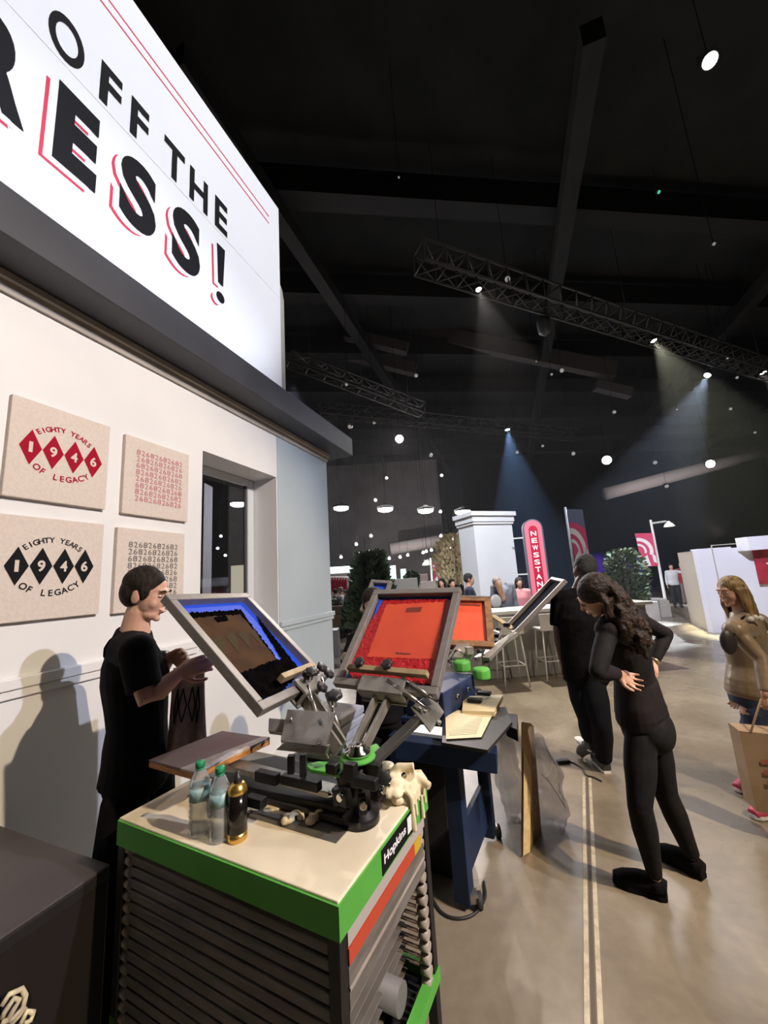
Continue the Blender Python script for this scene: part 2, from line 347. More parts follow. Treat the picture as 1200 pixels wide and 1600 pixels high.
# ================================================================== people
def fuse(mb, name, parent, voxel, m, smooth=4, origin=None, bumpy=0.):
    """grow all overlapping pieces into one continuous skin"""
    o = mb.build('tmp_fuse')
    r = o.modifiers.new('r', 'REMESH'); r.mode = 'VOXEL'; r.voxel_size = voxel; r.use_smooth_shade = True
    if smooth: sm = o.modifiers.new('s', 'SMOOTH'); sm.iterations = smooth; sm.factor = .5
    dg = bpy.context.evaluated_depsgraph_get(); me = bpy.data.meshes.new_from_object(o.evaluated_get(dg))
    bpy.data.objects.remove(o)
    me.name = name; me.materials.clear(); me.materials.append(m)
    o0 = V(origin) if origin is not None else WLOC[parent.name]
    N_ = len(me.vertices); co = [0.]*(3*N_); nr = [0.]*(3*N_); me.vertices.foreach_get('co', co)
    if bumpy:
        me.vertices.foreach_get('normal', nr)
        for i in range(0, 3*N_, 3):
            n = noise.noise((co[i]*9, co[i+1]*9, co[i+2]*5))*bumpy
            co[i] += nr[i]*n; co[i+1] += nr[i+1]*n; co[i+2] += nr[i+2]*n
    for i in range(0, 3*N_, 3): co[i] -= o0[0]; co[i+1] -= o0[1]; co[i+2] -= o0[2]
    me.vertices.foreach_set('co', co)
    me.polygons.foreach_set('use_smooth', [True]*len(me.polygons)); me.update()
    q = bpy.data.objects.new(name, me); COL.objects.link(q); q.parent = parent
    q.location = o0-WLOC.get(parent.name, V((0, 0, 0))) if parent else o0; WLOC[q.name] = o0
    return q
def capsule(mb, pts, rad, n=12, side=None):
    """tube with rounded ends, used inside fuse"""
    pts = [V(p) for p in pts]; mb.tube(pts, rad, BLK, n, True, side=side)
    for p, r in ((pts[0], rad[0]), (pts[-1], rad[-1])):
        rr = r if not isinstance(r, tuple) else min(r); mb.ell(p, (rr*.98,)*3, BLK, nu=10, nv=8)
def hand(mb, w_, d, nrm, k=1., curl=.5, thumb=1, spread=.1):
    """palm, four fingers and a thumb; d = direction of the fingers, nrm = the way the palm faces"""
    d = V(d).normalized(); nrm = V(nrm); nrm = (nrm-nrm.dot(d)*d).normalized(); s = d.cross(nrm)*thumb
    pe = w_+d*.085*k
    mb.tube([w_-d*.01*k, w_+d*.02*k, w_+d*.055*k, pe], [(.026*k, .019*k), (.033*k, .017*k), (.041*k, .0165*k), (.038*k, .012*k)], BLK, 12, side=s)
    for i, (u, L) in enumerate(((.030, .070), (.010, .080), (-.010, .075), (-.029, .058))):
        p = w_+d*(.078 if i < 3 else .070)*k+s*u*k; a = 0; dd = (d+s*spread*(u/.03)).normalized(); pts = [p]
        for j, f in enumerate((.45, .31, .24)):
            a += curl*(.5+.35*j); q = pts[-1]+(dd*cos(a)+nrm*sin(a))*L*f*k; pts.append(q)
        capsule(mb, pts, [.0092*k, .0086*k, .0078*k, .0068*k], 8)
    p = w_+d*.025*k+s*.026*k; t1 = p+(d*.55+s*.75+nrm*.25).normalized()*.034*k; t2 = t1+(d*.85+s*.25+nrm*.35*curl+nrm*.1).normalized()*.030*k; t3 = t2+(d*.9+nrm*.5*curl).normalized()*.022*k
    capsule(mb, [p, t1, t2, t3], [.0135*k, .0105*k, .0095*k, .008*k], 8)
def head_mesh(mb, c, X, Y, Zh, k=1., fem=0):
    A = (X, Y, Zh); L = lambda x, y, z: c+(X*x+Y*y+Zh*z)*k; R = lambda *r: tuple(q*k for q in r)
    mb.ell(L(0, -.012, .035), R(.073, .094, .083), BLK, A, 20, 14)
    mb.ell(L(0, .028, -.012), R(.059, .062, .088), BLK, A, 18, 12)
    mb.ell(L(0, .035, -.078), R(.046-.006*fem, .046, .032), BLK, A, 16, 10)
    mb.ell(L(0, .072, -.096), R(.019, .016, .014), BLK, A)
    mb.ell(L(0, .076, .032), R(.046, .016, .012), BLK, A)
    for sx in (-1, 1):
        mb.ell(L(sx*.032, .054, -.028), R(.024, .024, .026), BLK, A)
        mb.ell(L(sx*.073, -.008, -.006), R(.009, .020, .031), BLK, A)
    mb.tube([L(0, .083, .026), L(0, .094, .004), L(0, .105, -.018), L(0, .088, -.032)], [.007*k, .009*k, .012*k, .009*k], BLK, 10)
    mb.ell(L(0, .089, -.053), R(.022, .009, .0055), BLK, A); mb.ell(L(0, .087, -.065), R(.019, .009, .006), BLK, A)
def person(label, base, yaw=0., H=1.75, W_={}, L_={}, skin=SKIN, top=BLKF, legs=BLKF, shoe=BLKF, hair=None, hairm=None, sleeve='short', hf=(0, 1, -.1), hands=None,
           fem=0, vox=.006, build=1., face=True, group=None, hem=.0, hfw=None, legless=False, sole=None, hand_dirs=None, hunch=0):
    k = H/1.75; base = V(base); cy, sy = cos(yaw), sin(yaw)
    def T(x, y, z): return base+V((x*cy-y*sy, x*sy+y*cy, z))*k
    J = dict(pelvis=(0, 0, .95), waist=(0, 0, 1.1), chest=(0, 0, 1.29), neck=(0, -.01, 1.47), head=(0, .02, 1.63), sl=(-.18, 0, 1.42), sr=(.18, 0, 1.42), el=(-.23, -.02, 1.13), er=(.23, -.02, 1.13),
             wl=(-.24, .06, .89), wr=(.24, .06, .89), hl=(-.09, 0, .90), hr=(.09, 0, .90), kl=(-.10, .02, .49), kr=(.10, .02, .49), al=(-.10, 0, .085), ar=(.10, 0, .085), tl=(-.12, .17, .03), tr=(.12, .17, .03))
    J.update(L_); J = {a: T(*v) for a, v in J.items()}; J.update({a: V(v) for a, v in W_.items()})
    R = lambda x, y, z: V((x*cy-y*sy, x*sy+y*cy, z))
    hy = (V(hfw) if hfw else R(*hf)).normalized(); hx = hy.cross(J['head']-J['neck']+Z*.1).normalized(); hz = hx.cross(hy)
    t = thing('person', label, 'person', base, group)
    side = (J['sr']-J['sl']).normalized(); b_ = build*k
    up_ = (J['sl']+J['sr'])/2
    def torso(mb, g):
        pts = [J['pelvis']-(J['waist']-J['pelvis']).normalized()*.07*k, J['pelvis'], J['pelvis'].lerp(J['waist'], .5), J['waist'], J['chest'], J['chest'].lerp(up_, .6), up_+(J['neck']-up_)*.45, J['neck']]
        w_ = [(.13, .09), (.168 if not fem else .172, .115 if not fem else .125), (.158, .11), (.148 if not fem else .122, .10 if not fem else .09), (.172 if not fem else .145, .12 if not fem else .115), (.170 if not fem else .145, .105), (.105, .075), (.058, .058)]
        mb.tube(pts, [((a+g)*b_, (c_+g)*b_) for a, c_ in w_], BLK, 24, side=side)
        for q in ('sl', 'sr'):
            mb.tube([up_.lerp(J[q], .3), J[q]], [(.075*b_+g, .085*b_+g), (.055*b_+g,)*2], BLK, 14); mb.ell(J[q], ((.057+g)*b_,)*3, BLK)
    mb = MB(); torso(mb, 0)
    nk = J['head']-hz*.07*k-hy*.012*k
    capsule(mb, [J['neck']-Z*.03*k, J['neck'].lerp(nk, .5), nk], [.066*k, (.056-.008*fem)*k, (.053-.008*fem)*k], 16)
    head_mesh(mb, J['head'], hx, hy, hz, k, fem)
    ab = .85 if fem else 1.
    for q, e, w_ in (('sl', 'el', 'wl'), ('sr', 'er', 'wr')):
        A, B, C_ = J[q], J[e], J[w_]
        capsule(mb, [A, A.lerp(B, .45), B, B.lerp(C_, .3), C_], [.054*b_*ab, .049*b_*ab, .038*b_*ab, .041*b_*ab, .027*b_*ab], 14)
        i = 0 if q == 'sl' else 1
        hd = (hand_dirs or {}).get(w_[1], None)
        d_ = (C_-B).normalized() if not hd else V(hd[0]); nn = (V(hd[1]) if hd else (-side if q == 'sr' else side)); cu = hd[2] if hd else .45; sp = hd[3] if hd and len(hd) > 3 else .1
        th = 1 if q == 'sl' else -1
        if vox < .008: hand(mb, C_, d_, nn, k*(.92 if fem else 1.), cu, th, sp)
        else: hand(mb, C_, d_, nn, k*1.1, cu, th, .2)
    if not legless:
        for h, kn, a, to in (('hl', 'kl', 'al', 'tl'), ('hr', 'kr', 'ar', 'tr')):
            capsule(mb, [J[h], J[h].lerp(J[kn], .5), J[kn], J[kn].lerp(J[a], .3), J[a]], [.078*b_, .068*b_, .050*b_, .050*b_, (.036 if not fem else .030)*b_], 14)
            capsule(mb, [J[a]-Z*.03*k, J[a].lerp(J[to], .5)-Z*.02*k, J[to]], [.034*k, .032*k, .024*k], 10)
    fuse(mb, 'body', t, vox, skin, 3)
    # clothes
    mb = MB(); torso(mb, .013)
    wv = J['waist']-J['pelvis']; wv.normalize()
    mb.tube([J['pelvis']-wv*((-.045 if fem else .055)+hem)*k, J['pelvis']-wv*(-.06 if fem else .02)*k, J['waist']], [(.176*b_+.004, .132*b_+.004), (.176*b_, .132*b_), ((.135 if fem else .16)*b_, .11*b_)], BLK, 24, side=side)
    for q, e, w_ in (('sl', 'el', 'wl'), ('sr', 'er', 'wr')):
        A, B, C_ = J[q], J[e], J[w_]
        if sleeve == 'short': mb.tube([A-(B-A)*.05, A.lerp(B, .3), A.lerp(B, .78)], [.066*b_, .068*b_, .066*b_], BLK, 18)
        else:
            capsule(mb, [A, A.lerp(B, .5), B], [.064*b_*ab, .058*b_*ab, .049*b_*ab], 14); mb.tube([B, B.lerp(C_, .35), B.lerp(C_, .93)], [.049*b_*ab, .049*b_*ab, .036*b_*ab], BLK, 14)
    fuse(mb, 'shirt' if sleeve == 'short' else 'top', t, vox*1.15, top, 3, bumpy=.006 if vox < .01 else 0)
    if not legless:
        mb = MB()
        mb.tube([J['pelvis']+wv*.07*k, J['pelvis'], J['pelvis']-wv*.09*k], [(.152*b_, .112*b_), (.172*b_, .126*b_), (.155*b_, .115*b_)], BLK, 24, side=side)
        lo = .012 if fem else .02
        if fem:
            bk = side.cross(Z).normalized(); mb.ell((J['hl']+J['hr'])/2+bk*.040*k+Z*.03*k, (.150*b_, .105*b_, .125*b_), BLK, (side, bk, Z), 24, 16)
        for h, kn, a in (('hl', 'kl', 'al'), ('hr', 'kr', 'ar')):
            capsule(mb, [J[h], J[h].lerp(J[kn], .5), J[kn]], [(.068*b_+lo), (.074*b_*(.94 if fem else 1)+lo), (.054*b_*(.92 if fem else 1)+lo)], 16)
            mb.tube([J[kn], J[kn].lerp(J[a], .35), J[kn].lerp(J[a], .96)], [(.054*(.92 if fem else 1))*b_+lo, (.057*(.88 if fem else 1))*b_+lo, .038*b_*(.82 if fem else 1)+lo*(1.3 if not fem else .6)], BLK, 16)
        fuse(mb, 'trousers', t, vox*1.15, legs, 14, bumpy=.005 if vox < .01 else 0)
        for a, to in (('al', 'tl'), ('ar', 'tr')):
            mb = MB(); A, B = J[a], J[to]; fd = (B-A); fd.z = 0; fd.normalize(); bz = min(A.z-.085*k, B.z-.03*k)
            h0 = V((A.x, A.y, 0))-fd*.045*k; sdv = fd.cross(Z); zA = A.z-.085*k; zB = B.z-.03*k
            z = lambda f: zA+(zB-zA)*f
            mb.tube([h0+Z*(z(0)+.045*k), h0+fd*.05*k+Z*(z(.2)+.056*k), h0+fd*.13*k+Z*(z(.5)+.052*k), h0+fd*.20*k+Z*(z(.8)+.042*k), h0+fd*.25*k+Z*(z(1)+.032*k)],
                    [(.034*k, .044*k), (.041*k, .054*k), (.046*k, .050*k), (.049*k, .040*k), (.034*k, .026*k)], BLK, 16, side=sdv)
            mb.tube([A-Z*.045*k, A-Z*.005*k], [.048*k, .045*k], BLK, 14)
            sh = fuse(mb, 'shoe', t, min(vox, .009), shoe, 2)
            if vox < .008:
                ms = MB(); pts = [(-.028, .026), (.0, .036), (.08, .036), (.15, .046), (.20, .040), (.228, .018)]
                ring = [h0+fd*(x+.03)*k+sdv*y*k for x, y in pts]+[h0+fd*(x+.03)*k-sdv*y*k for x, y in pts[::-1]]
                ring = [V((p.x, p.y, .002+z(0))) for p in ring]; ms.prism(ring, Z*.022*k, sole or shoe); ms.build('sole', sh, origin=WLOC[sh.name])
    # hair
    c = J['head']; HL = lambda x, y, z: c+(hx*x+hy*y+hz*z)*k; HA = (hx, hy, hz); hm = hairm or BLKF
    if hair == 'short':
        mb = MB(); mb.ell(HL(0, -.020, .054), (.080*k, .094*k, .078*k), BLK, HA, 24, 16); mb.ell(HL(0, -.048, .012), (.076*k, .066*k, .080*k), BLK, HA, 20, 14)
        for sx in (-1, 1): mb.ell(HL(sx*.060, .012, .022), (.018*k, .026*k, .04*k), BLK, HA)
        fuse(mb, 'hair', t, max(vox, .005), hm, 1, bumpy=.008)
    elif hair == 'bald': pass
    elif hair in ('curly', 'long'):
        rnd = random.Random(3); mb = MB()
        mb.ell(HL(0, -.022, .05), (.088*k, .100*k, .084*k), BLK, HA, 24, 16); mb.ell(HL(0, -.06, -.01), (.085*k, .06*k, .10*k), BLK, HA, 20, 14)
        N = 46 if hair == 'curly' else 40
        bk = (J['neck']-J['head']).normalized()
        for i in range(N):
            a = -pi*.12+(pi*1.24)*i/(N-1); lvl = rnd.uniform(-.02, .06)
            p0 = HL(.083*cos(a), -.02-.075*sin(a), lvl); Ln = rnd.uniform(.26, .36) if hair == 'curly' else rnd.uniform(.24, .30)
            dn = (V((0, 0, -1))*1.0+bk*.5+(-hy)*(.35 if hair == 'curly' else .1)).normalized(); out = (p0-HL(0, 0, lvl)).normalized(); pts = []; ph = rnd.uniform(0, 6)
            for j in range(9):
                f = j/8; wob = .018*k if hair == 'curly' else .004*k
                pts.append(p0+out*(.03 if hair == 'curly' else .012)*k*sin(pi*min(1, f*1.3)*.6)+dn*Ln*f*k+hx*wob*sin(ph+f*13)+hy*wob*cos(ph+f*13))
            mb.tube(pts, [.020*k*(1-.55*(j/8)**2) for j in range(9)], BLK, 7)
        fuse(mb, 'hair', t, .007, hm, 0, bumpy=.01)
    if face and vox < .008:
        for sx in (-1, 1):
            e = MB(); e.ell(HL(sx*.031, .0785, .008), (.0115*k, .007*k, .0042*k), mat('eye_white', (.6, .58, .55), .3), HA); e.ell(HL(sx*.031, .0845, .008), (.005*k, .002*k, .0038*k), mat('iris_dark', (.03, .015, .01), .2), HA); e.build('eye', t)
            e = MB(); e.tube([HL(sx*.014, .0935, .029), HL(sx*.032, .0925, .034), HL(sx*.048, .080, .029)], [.003*k, .0042*k, .002*k], hm, 6); e.build('eyebrow', t)
        e = MB(); e.ell(HL(0, .0965, -.0585), (.019*k, .004*k, .006*k), mat('lips_'+skin.name, tuple(q*.8 if i else q for i, q in enumerate(skin.node_tree.nodes['Principled BSDF'].inputs['Base Color'].default_value[:3])), .4), HA); e.build('lips', t)

    return t, J
HAIRD = mat('hair_dark_brown', (.010, .007, .005), .7, nz=60, nzc=(.022, .015, .011), bump=.5, stretch=(1, 1, .3), spec=.2)
HAIRC = mat('hair_dark_curly', (.010, .006, .004), .6, nz=40, nzc=(.032, .017, .010), bump=.8, spec=.25)
HAIRB = mat('hair_blonde', (.42, .27, .11), .45, nz=45, nzc=(.16, .10, .045), bump=.8, stretch=(1, 1, .12))
HAIRK = mat('hair_black', (.008, .007, .007), .6, nz=90, nzc=(.02, .017, .016), bump=.8)
HAIRG = mat('hair_grey', (.16, .13, .11), .6, nz=60, nzc=(.26, .22, .2), bump=.5)
# --- man in black T-shirt at the left, holding a printed shirt
Ym = 1.87
mh = P(228, 930, Ym)
W = dict(head=mh, neck=P(210, 985, Ym), sl=P(193, 1012, Ym+.19), sr=P(214, 1018, Ym-.17), chest=P(212, 1060, Ym), waist=P(215, 1130, Ym), pelvis=P(211, 1195, Ym),
         er=P(231, 1094, Ym-.20), wr=P(280, 1052, Ym-.13), el=P(229, 1080, Ym+.20), wl=P(265, 1028, Ym+.08))
mb0 = V((W['pelvis'].x, Ym, 0))
W.update(hl=W['pelvis']+V((0.03, .085, -.09)), hr=W['pelvis']+V((0.02, -.085, -.09)), kl=mb0+V((.04, .10, .50)), kr=mb0+V((0, -.09, .50)), al=mb0+V((.0, .12, .085)), ar=mb0+V((-.05, -.08, .085)), tl=mb0+V((.17, .14, .03)), tr=mb0+V((.12, -.11, .03)))
person('man in black T-shirt and trousers holding a printed shirt by the white wall', mb0, 0, 1.80, W_=W, hair='short', hairm=HAIRD, vox=.005, hfw=(1, .12, -.22), sole=BLKF,
       hand_dirs={'r': ((1, .05, .35), (.1, .9, -.2), .75, .05), 'l': ((1, -.25, .15), (-.1, -.9, -.3), .8, .05)})
tag(MB().tube([P(262, 1028, Ym+.08)-V((.035, 0, 0)), P(262, 1028, Ym+.08)-V((.005, 0, 0))], [.037, .035], BLKM, 20).build('wristwatch'), 'black watch on the wrist of the man holding the shirt', 'watch')
# printed shirt hanging from his hands
SHC = mat('shirt_taupe', (.20, .165, .155), .95, nz=30, nzc=(.26, .21, .20), bump=.2)
mb = MB(); hc = P(296, 1040, Ym); vs = []; nu, nv = 16, 20; L = .36
def shp(u, v, th=0):  # u across, v down
    wd = .085+.035*v; dep = .018*sin(u*11+v*2)*(.4+v*.8)
    return hc+V((.0+(u-.5)*wd*2*.62-.01*v, (u-.5)*.08+dep+th, -v*L+(-.02 if u > .5 else 0)*v))
vs = [shp(i/nu, j/nv) for j in range(nv+1) for i in range(nu+1)]+[shp(i/nu, j/nv, .006) for j in range(nv+1) for i in range(nu+1)]
O = (nu+1)*(nv+1); fs = [(j*(nu+1)+i, j*(nu+1)+i+1, (j+1)*(nu+1)+i+1, (j+1)*(nu+1)+i) for j in range(nv) for i in range(nu)]
fs += [tuple(q+O for q in f[::-1]) for f in fs]; edge = [i for i in range(nu+1)]+[j*(nu+1)+nu for j in range(1, nv+1)]+[nv*(nu+1)+i for i in range(nu-1, -1, -1)]+[j*(nu+1) for j in range(nv-1, 0, -1)]
fs += [(edge[i], edge[(i+1) % len(edge)], edge[(i+1) % len(edge)]+O, edge[i]+O) for i in range(len(edge))]
mb.add(vs, fs, SHC, True)
st = thing('printed_shirt', 'taupe shirt with row of black outlined diamonds hanging from the man\'s hands', 'shirt', hc); mb.build('cloth', st)
for i in range(4):
    mb = MB(); c_ = .20+.2*i; hw = .085
    for a_, b_ in (((c_, .26), (c_+hw, .46)), ((c_+hw, .46), (c_, .66)), ((c_, .66), (c_-hw, .46)), ((c_-hw, .46), (c_, .26))):
        pts = [shp(a_[0]+(b_[0]-a_[0])*q/6, a_[1]+(b_[1]-a_[1])*q/6)-V((0, .003, 0)) for q in range(7)]; mb.tube(pts, .0028, BLK, 5)
    mb.build('printed_diamond', st)
# --- woman in black, hands on hips, bending
yw = 2.3
W = dict(head=P(932, 932, 2.12), neck=P(958, 958, 2.22), sl=P(950, 985, 2.08), sr=P(995, 968, 2.42), chest=P(975, 1010, 2.28), waist=P(992, 1062, 2.33), pelvis=P(1003, 1120, 2.36),
         el=P(934, 1050, 1.98), wl=P(966, 1052, 2.10), er=P(1040, 990, 2.52), wr=P(1022, 1034, 2.46), hl=P(1001, 1150, 2.29), hr=P(1020, 1142, 2.40), kl=P(1000, 1258, 2.24), kr=P(1040, 1240, 2.42))
fa = G(1022, 1402); fb = G(1080, 1370); dW = (G(968, 1385)-G(1045, 1412)).normalized(); dW2 = (G(1038, 1343)-G(1104, 1380)).normalized()
fa = G(1040, 1406)+dW*.03; fb = G(1098, 1374)+dW2*.03
W.update(al=fa+Z*.085, ar=fb+Z*.085, tl=fa+dW*.17+Z*.03, tr=fb+dW2*.17+Z*.03)
SHEER = mat('sheer_black_top', (.006, .005, .005), .8, nz=10, nzc=(.013, .009, .010), bump=.2, spec=.2)
person('woman in fitted black clothes with long dark curly hair, hands on her hips', V(((fa+fb)/2).to_tuple()), radians(60), 1.66, W_=W, hair='curly', hairm=HAIRC, vox=.005, fem=1, sleeve='long', top=SHEER,
       hfw=(-.85, .35, -.6), legs=mat('black_leggings', (.005, .0045, .0045), .85, nz=30, nzc=(.008, .007, .007), spec=.2),
       hand_dirs={'l': ((.85, .2, -.5), (.2, -.9, .2), .5, .25), 'r': ((-.45, -.5, -.55), (-.4, .5, -.3), .5, .25)})
mb = MB(); wr = P(1022, 1034, 2.46); el_ = P(1040, 990, 2.52); dd = (wr-el_).normalized(); mb.tube([wr-dd*.012, wr+dd*.004], [.031, .030], mat('gold_metal', (.7, .55, .35), .25, .9), 18)
tag(mb.build('bracelet'), 'pale gold watch on the far wrist of the woman in black', 'watch')
# --- man in black seen from behind, arm hanging
W = dict(head=P(912, 890, 3.45), neck=P(905, 918, 3.45), sl=P(874, 935, 3.5), sr=P(940, 935, 3.4), chest=P(905, 965, 3.45), waist=P(908, 1010, 3.47), pelvis=P(915, 1050, 3.5), el=P(872, 990, 3.52), wl=P(877, 1028, 3.55),
         er=P(962, 985, 3.3), wr=P(955, 1020, 3.2), hl=P(902, 1062, 3.52), hr=P(925, 1062, 3.45), kl=P(918, 1125, 3.55), kr=P(940, 1130, 3.4))
fl = G(928, 1172)+V((0, .0, 0)); fr_ = G(946, 1205)
fl = V((P(925, 1165, 3.62).x, 3.62, 0)); W.update(al=P(922, 1160, 3.62)+Z*.03, tl=V((fl.x-.02, 3.80, .03)), ar=fr_+V((0, 0, .085)), tr=fr_+V((.02, .17, .03)))
person('man in black T-shirt and trousers seen from behind, arm hanging beside tilted screen', V((fr_.x, fr_.y, 0)), 0, 1.84, W_=W, skin=SKIND, hair='short', hairm=HAIRK, vox=.007, hfw=(-.25, .9, -.1), face=False,
       legs=mat('black_navy_trousers', (.006, .007, .011), .9, spec=.15), sole=WHITE, shoe=mat('grey_sneaker', (.05, .05, .055), .6), hand_dirs={'l': ((.05, .1, -1), (.9, 0, .1), .5, .1)})
# --- blonde woman at the right edge
JKT = mat('tan_satin', (.28, .20, .125), .38, nz=5, nzc=(.20, .14, .085), bump=.5, sheen=.2)
DEN = mat('denim', (.02, .035, .075), .8, nz=40, nzc=(.03, .05, .10)); PNKS = mat('pink_shoe', (.55, .07, .13), .5)
W = dict(head=P(1142, 925, 3.1), neck=P(1160, 955, 3.1), sl=P(1148, 985, 2.92), sr=P(1185, 972, 3.25), chest=P(1163, 1005, 3.1), waist=P(1168, 1040, 3.1), pelvis=P(1172, 1080, 3.1), el=P(1190, 1030, 2.82), wl=P(1196, 1085, 2.75), er=P(1160, 1040, 3.35), wr=P(1150, 1085, 3.3),
         hl=P(1178, 1112, 3.03), hr=P(1186, 1108, 3.16))
fa2 = G(1178, 1232); fb2 = G(1215, 1272)
W.update(kr=P(1172, 1165, 3.2), kl=P(1192, 1170, 3.02), ar=fa2+Z*.085+V((.04, 0, 0)), tr=fa2+V((-.13, -.03, .03)), al=fb2+Z*.085+V((0, 0, 0)), tl=fb2+V((-.17, -.03, .03)))
pb, _ = person('woman with blonde hair in tan satin jacket and jeans at the right edge', V((fa2.x+.05, fa2.y-.05, 0)), radians(90), 1.66, W_=W, hair='long', hairm=HAIRB, vox=.006, fem=1, sleeve='long', top=JKT, legs=DEN, shoe=PNKS, sole=WHITE, hfw=(-1, -.15, -.12), skin=SKIN, build=1.12,
       hand_dirs={'l': ((0, 0, -1), (.3, .9, 0), .9, .05)})
mb = MB(); s0_ = P(1158, 962, 2.98); s1_ = P(1143, 985, 2.86)
mb.tube([P(1172, 958, 3.15), P(1160, 966, 2.95), P(1150, 985, 2.88), P(1140, 1000, 2.86)], .009, BLKF, 6)
bg = thing('crossbody_bag', 'small dark round bag on a strap across the blonde woman\'s chest', 'bag', P(1138, 1003, 2.84)); mb.build('strap', bg)
MB().ell(P(1138, 1003, 2.84), (.055, .03, .085), mat('dark_leather', (.02, .014, .016), .5)).build('pouch', bg)
mb = MB(); 
for q in range(3): mb.ell(P(1180, 967, 2.90)+V((q*.035-.03, 0, .01*(q % 2))), (.022, .012, .02), mat('white_patch', (.7, .66, .6), .6), nu=8, nv=6)
tag(mb.build('lapel_badge'), 'white rosette badge on the tan jacket of the blonde woman', 'badge')
# paper bag
KR = mat('kraft_paper', (.36, .25, .16), .8, nz=5, nzc=(.30, .20, .12), bump=.15)
pc = P(1192, 1200, 2.62); pbag = thing('paper_bag', 'brown paper shopping bag carried by the blonde woman at right edge', 'bag', pc)
tl_, tr_ = P(1155, 1142, 2.68), P(1230, 1150, 2.55); bl_, br_ = P(1182, 1268, 2.66), P(1250, 1280, 2.53)
mb = MB(); bk_ = V((.05, .14, 0)); mb.prism([tl_, tr_, br_, bl_], bk_, KR); mb.build('bag_body', pbag)
mb = MB(); hp = P(1194, 1092, 2.72)
mb.tube([tl_.lerp(tr_, .25), hp-V((.02, 0, .0)), hp+V((.02, 0, 0)), tl_.lerp(tr_, .75)], .006, KR, 6); mb.build('bag_handle', pbag)
mb = MB(); fn_ = (tr_-tl_).cross(bl_-tl_).normalized()
if fn_.dot(CAM-tl_) < 0: fn_ = -fn_
pp = lambda u, v: tl_.lerp(tr_, u).lerp(bl_.lerp(br_, u), v)+fn_*.002
for i_ in range(3):
    mb.add([pp(.35+.02*i_, .34+.13*i_), pp(.9, .30+.13*i_), pp(.9, .36+.13*i_), pp(.35+.02*i_, .40+.13*i_)], [(0, 1, 2, 3)], mat('faded_red_print', (.36, .12, .08), .8))
mb.build('faded_print', pbag)
# --- printer behind the red screen: head, shoulder and a hand with a white cloth
W = dict(head=P(583, 948, 2.56), neck=P(583, 978, 2.62), sr=P(556, 1002, 2.60), sl=P(612, 1002, 2.66), er=P(543, 1050, 2.42), wr=P(550, 1040, 2.10), el=P(620, 1060, 2.56), wl=P(612, 1075, 2.36))
person('printer in black T-shirt mostly hidden behind the raised red screen', V((-.10, 2.62, 0)), pi, 1.62, W_=W, vox=.009, hair='short', hairm=HAIRD, hfw=(.1, -1, -.5), face=False)
mb = MB(); cc = P(546, 1036, 2.0); rnd = random.Random(5)
for i in range(7): mb.ell(cc+V((rnd.uniform(-.02, .02), rnd.uniform(-.01, .01), rnd.uniform(-.035, .03))), (.024, .012, .03), BLK, nu=8, nv=6)
o_ = fuse(mb, 'cleaning_cloth', None, .006, mat('white_rag', (.78, .74, .58), .9), 1, origin=cc, bumpy=.008); tag(o_, 'crumpled cream cloth held at the left edge of the red screen', 'cloth')
# ================================================================== rack table
A0 = V((-.18, 1.13, 0)); TU = V((-.891, .454, 0)).normalized(); TV = V((-TU.y*-1, 0, 0)); TV = V((TU.y, -TU.x, 0)); TL, TD = .965, .60
def T(a, b_, z): return A0+TU*a+TV*b_+Z*z
AXT = (TU, TV, Z)
def tbox(mb, a0, a1, b0, b1, z0, z1, m): mb.box(T((a0+a1)/2, (b0+b1)/2, (z0+z1)/2), (a1-a0, b1-b0, z1-z0), m, AXT)
cart = thing('rack_table', 'white topped work table with green edge band over a grey drying rack', 'table', T(TL/2, TD/2, 0))
mb = MB(); tbox(mb, 0, TL, 0, TD, .888, .9, CREAM); mb.build('table_top', cart, bevel=.003)
mb = MB(); tbox(mb, .30, TL-.012, .33, TD-.01, .9, .9035, TOPG); tbox(mb, .62, .85, .19, .34, .9, .9025, TOPG); tbox(mb, .13, .52, .18, .34, .9, .9025, TOPG); mb.build('bare_metal_patch', cart)
mb = MB(); tbox(mb, .0, TL, -.006, 0, .815, .893, GREEN); tbox(mb, -.006, 0, -.006, TD, .815, .893, GREEN); tbox(mb, TL, TL+.006, 0, TD, .815, .893, GREEN); tbox(mb, 0, TL, TD, TD+.006, .815, .893, GREEN)
mb.build('edge_band', cart, label='green edge band')
mb = MB(); tbox(mb, -.0085, -.006, .22, .47, .822, .888, BLK); pl = mb.build('name_plate', cart)
mb = MB(); put_text(mb, 'Hopkins', WHITE, lambda u, v: T(-.0092, u, v), (.232, .39, .838, .872), .03); mb.build('plate_lettering', pl)
mb = MB(); tbox(mb, -.0095, -.0085, .405, .455, .832, .880, WHITE); mb.build('white_emblem', pl)
for a_, b_ in ((.018, .018), (TL-.018, .018), (.018, TD-.018), (TL-.018, TD-.018)):
    mb = MB(); tbox(mb, a_-.018, a_+.018, b_-.018, b_+.018, 0.0, .888, BLKM); mb.build('leg', cart, bevel=.003)
RK = mat('rack_grey', (.20, .18, .165), .6, .2, nz=6, nzc=(.14, .125, .11), stretch=(1, 1, 6))
RKL = mat('rack_light', (.40, .35, .30), .6, nz=5, nzc=(.3, .26, .22))
for i in range(17):                                    # trays seen edge-on at the front
    z = .785-i*.036
    mb = MB(); tbox(mb, .045, TL-.045, .012, .05, z-.027, z, RK); tbox(mb, .045, TL-.045, .03, .06, z-.034, z-.027, BLKM)
    tbox(mb, .10, TL-.06, .05, TD-.05, z-.022, z-.019, RK) if i > 3 else None
    mb.build('rack_tray', cart, bevel=.004)
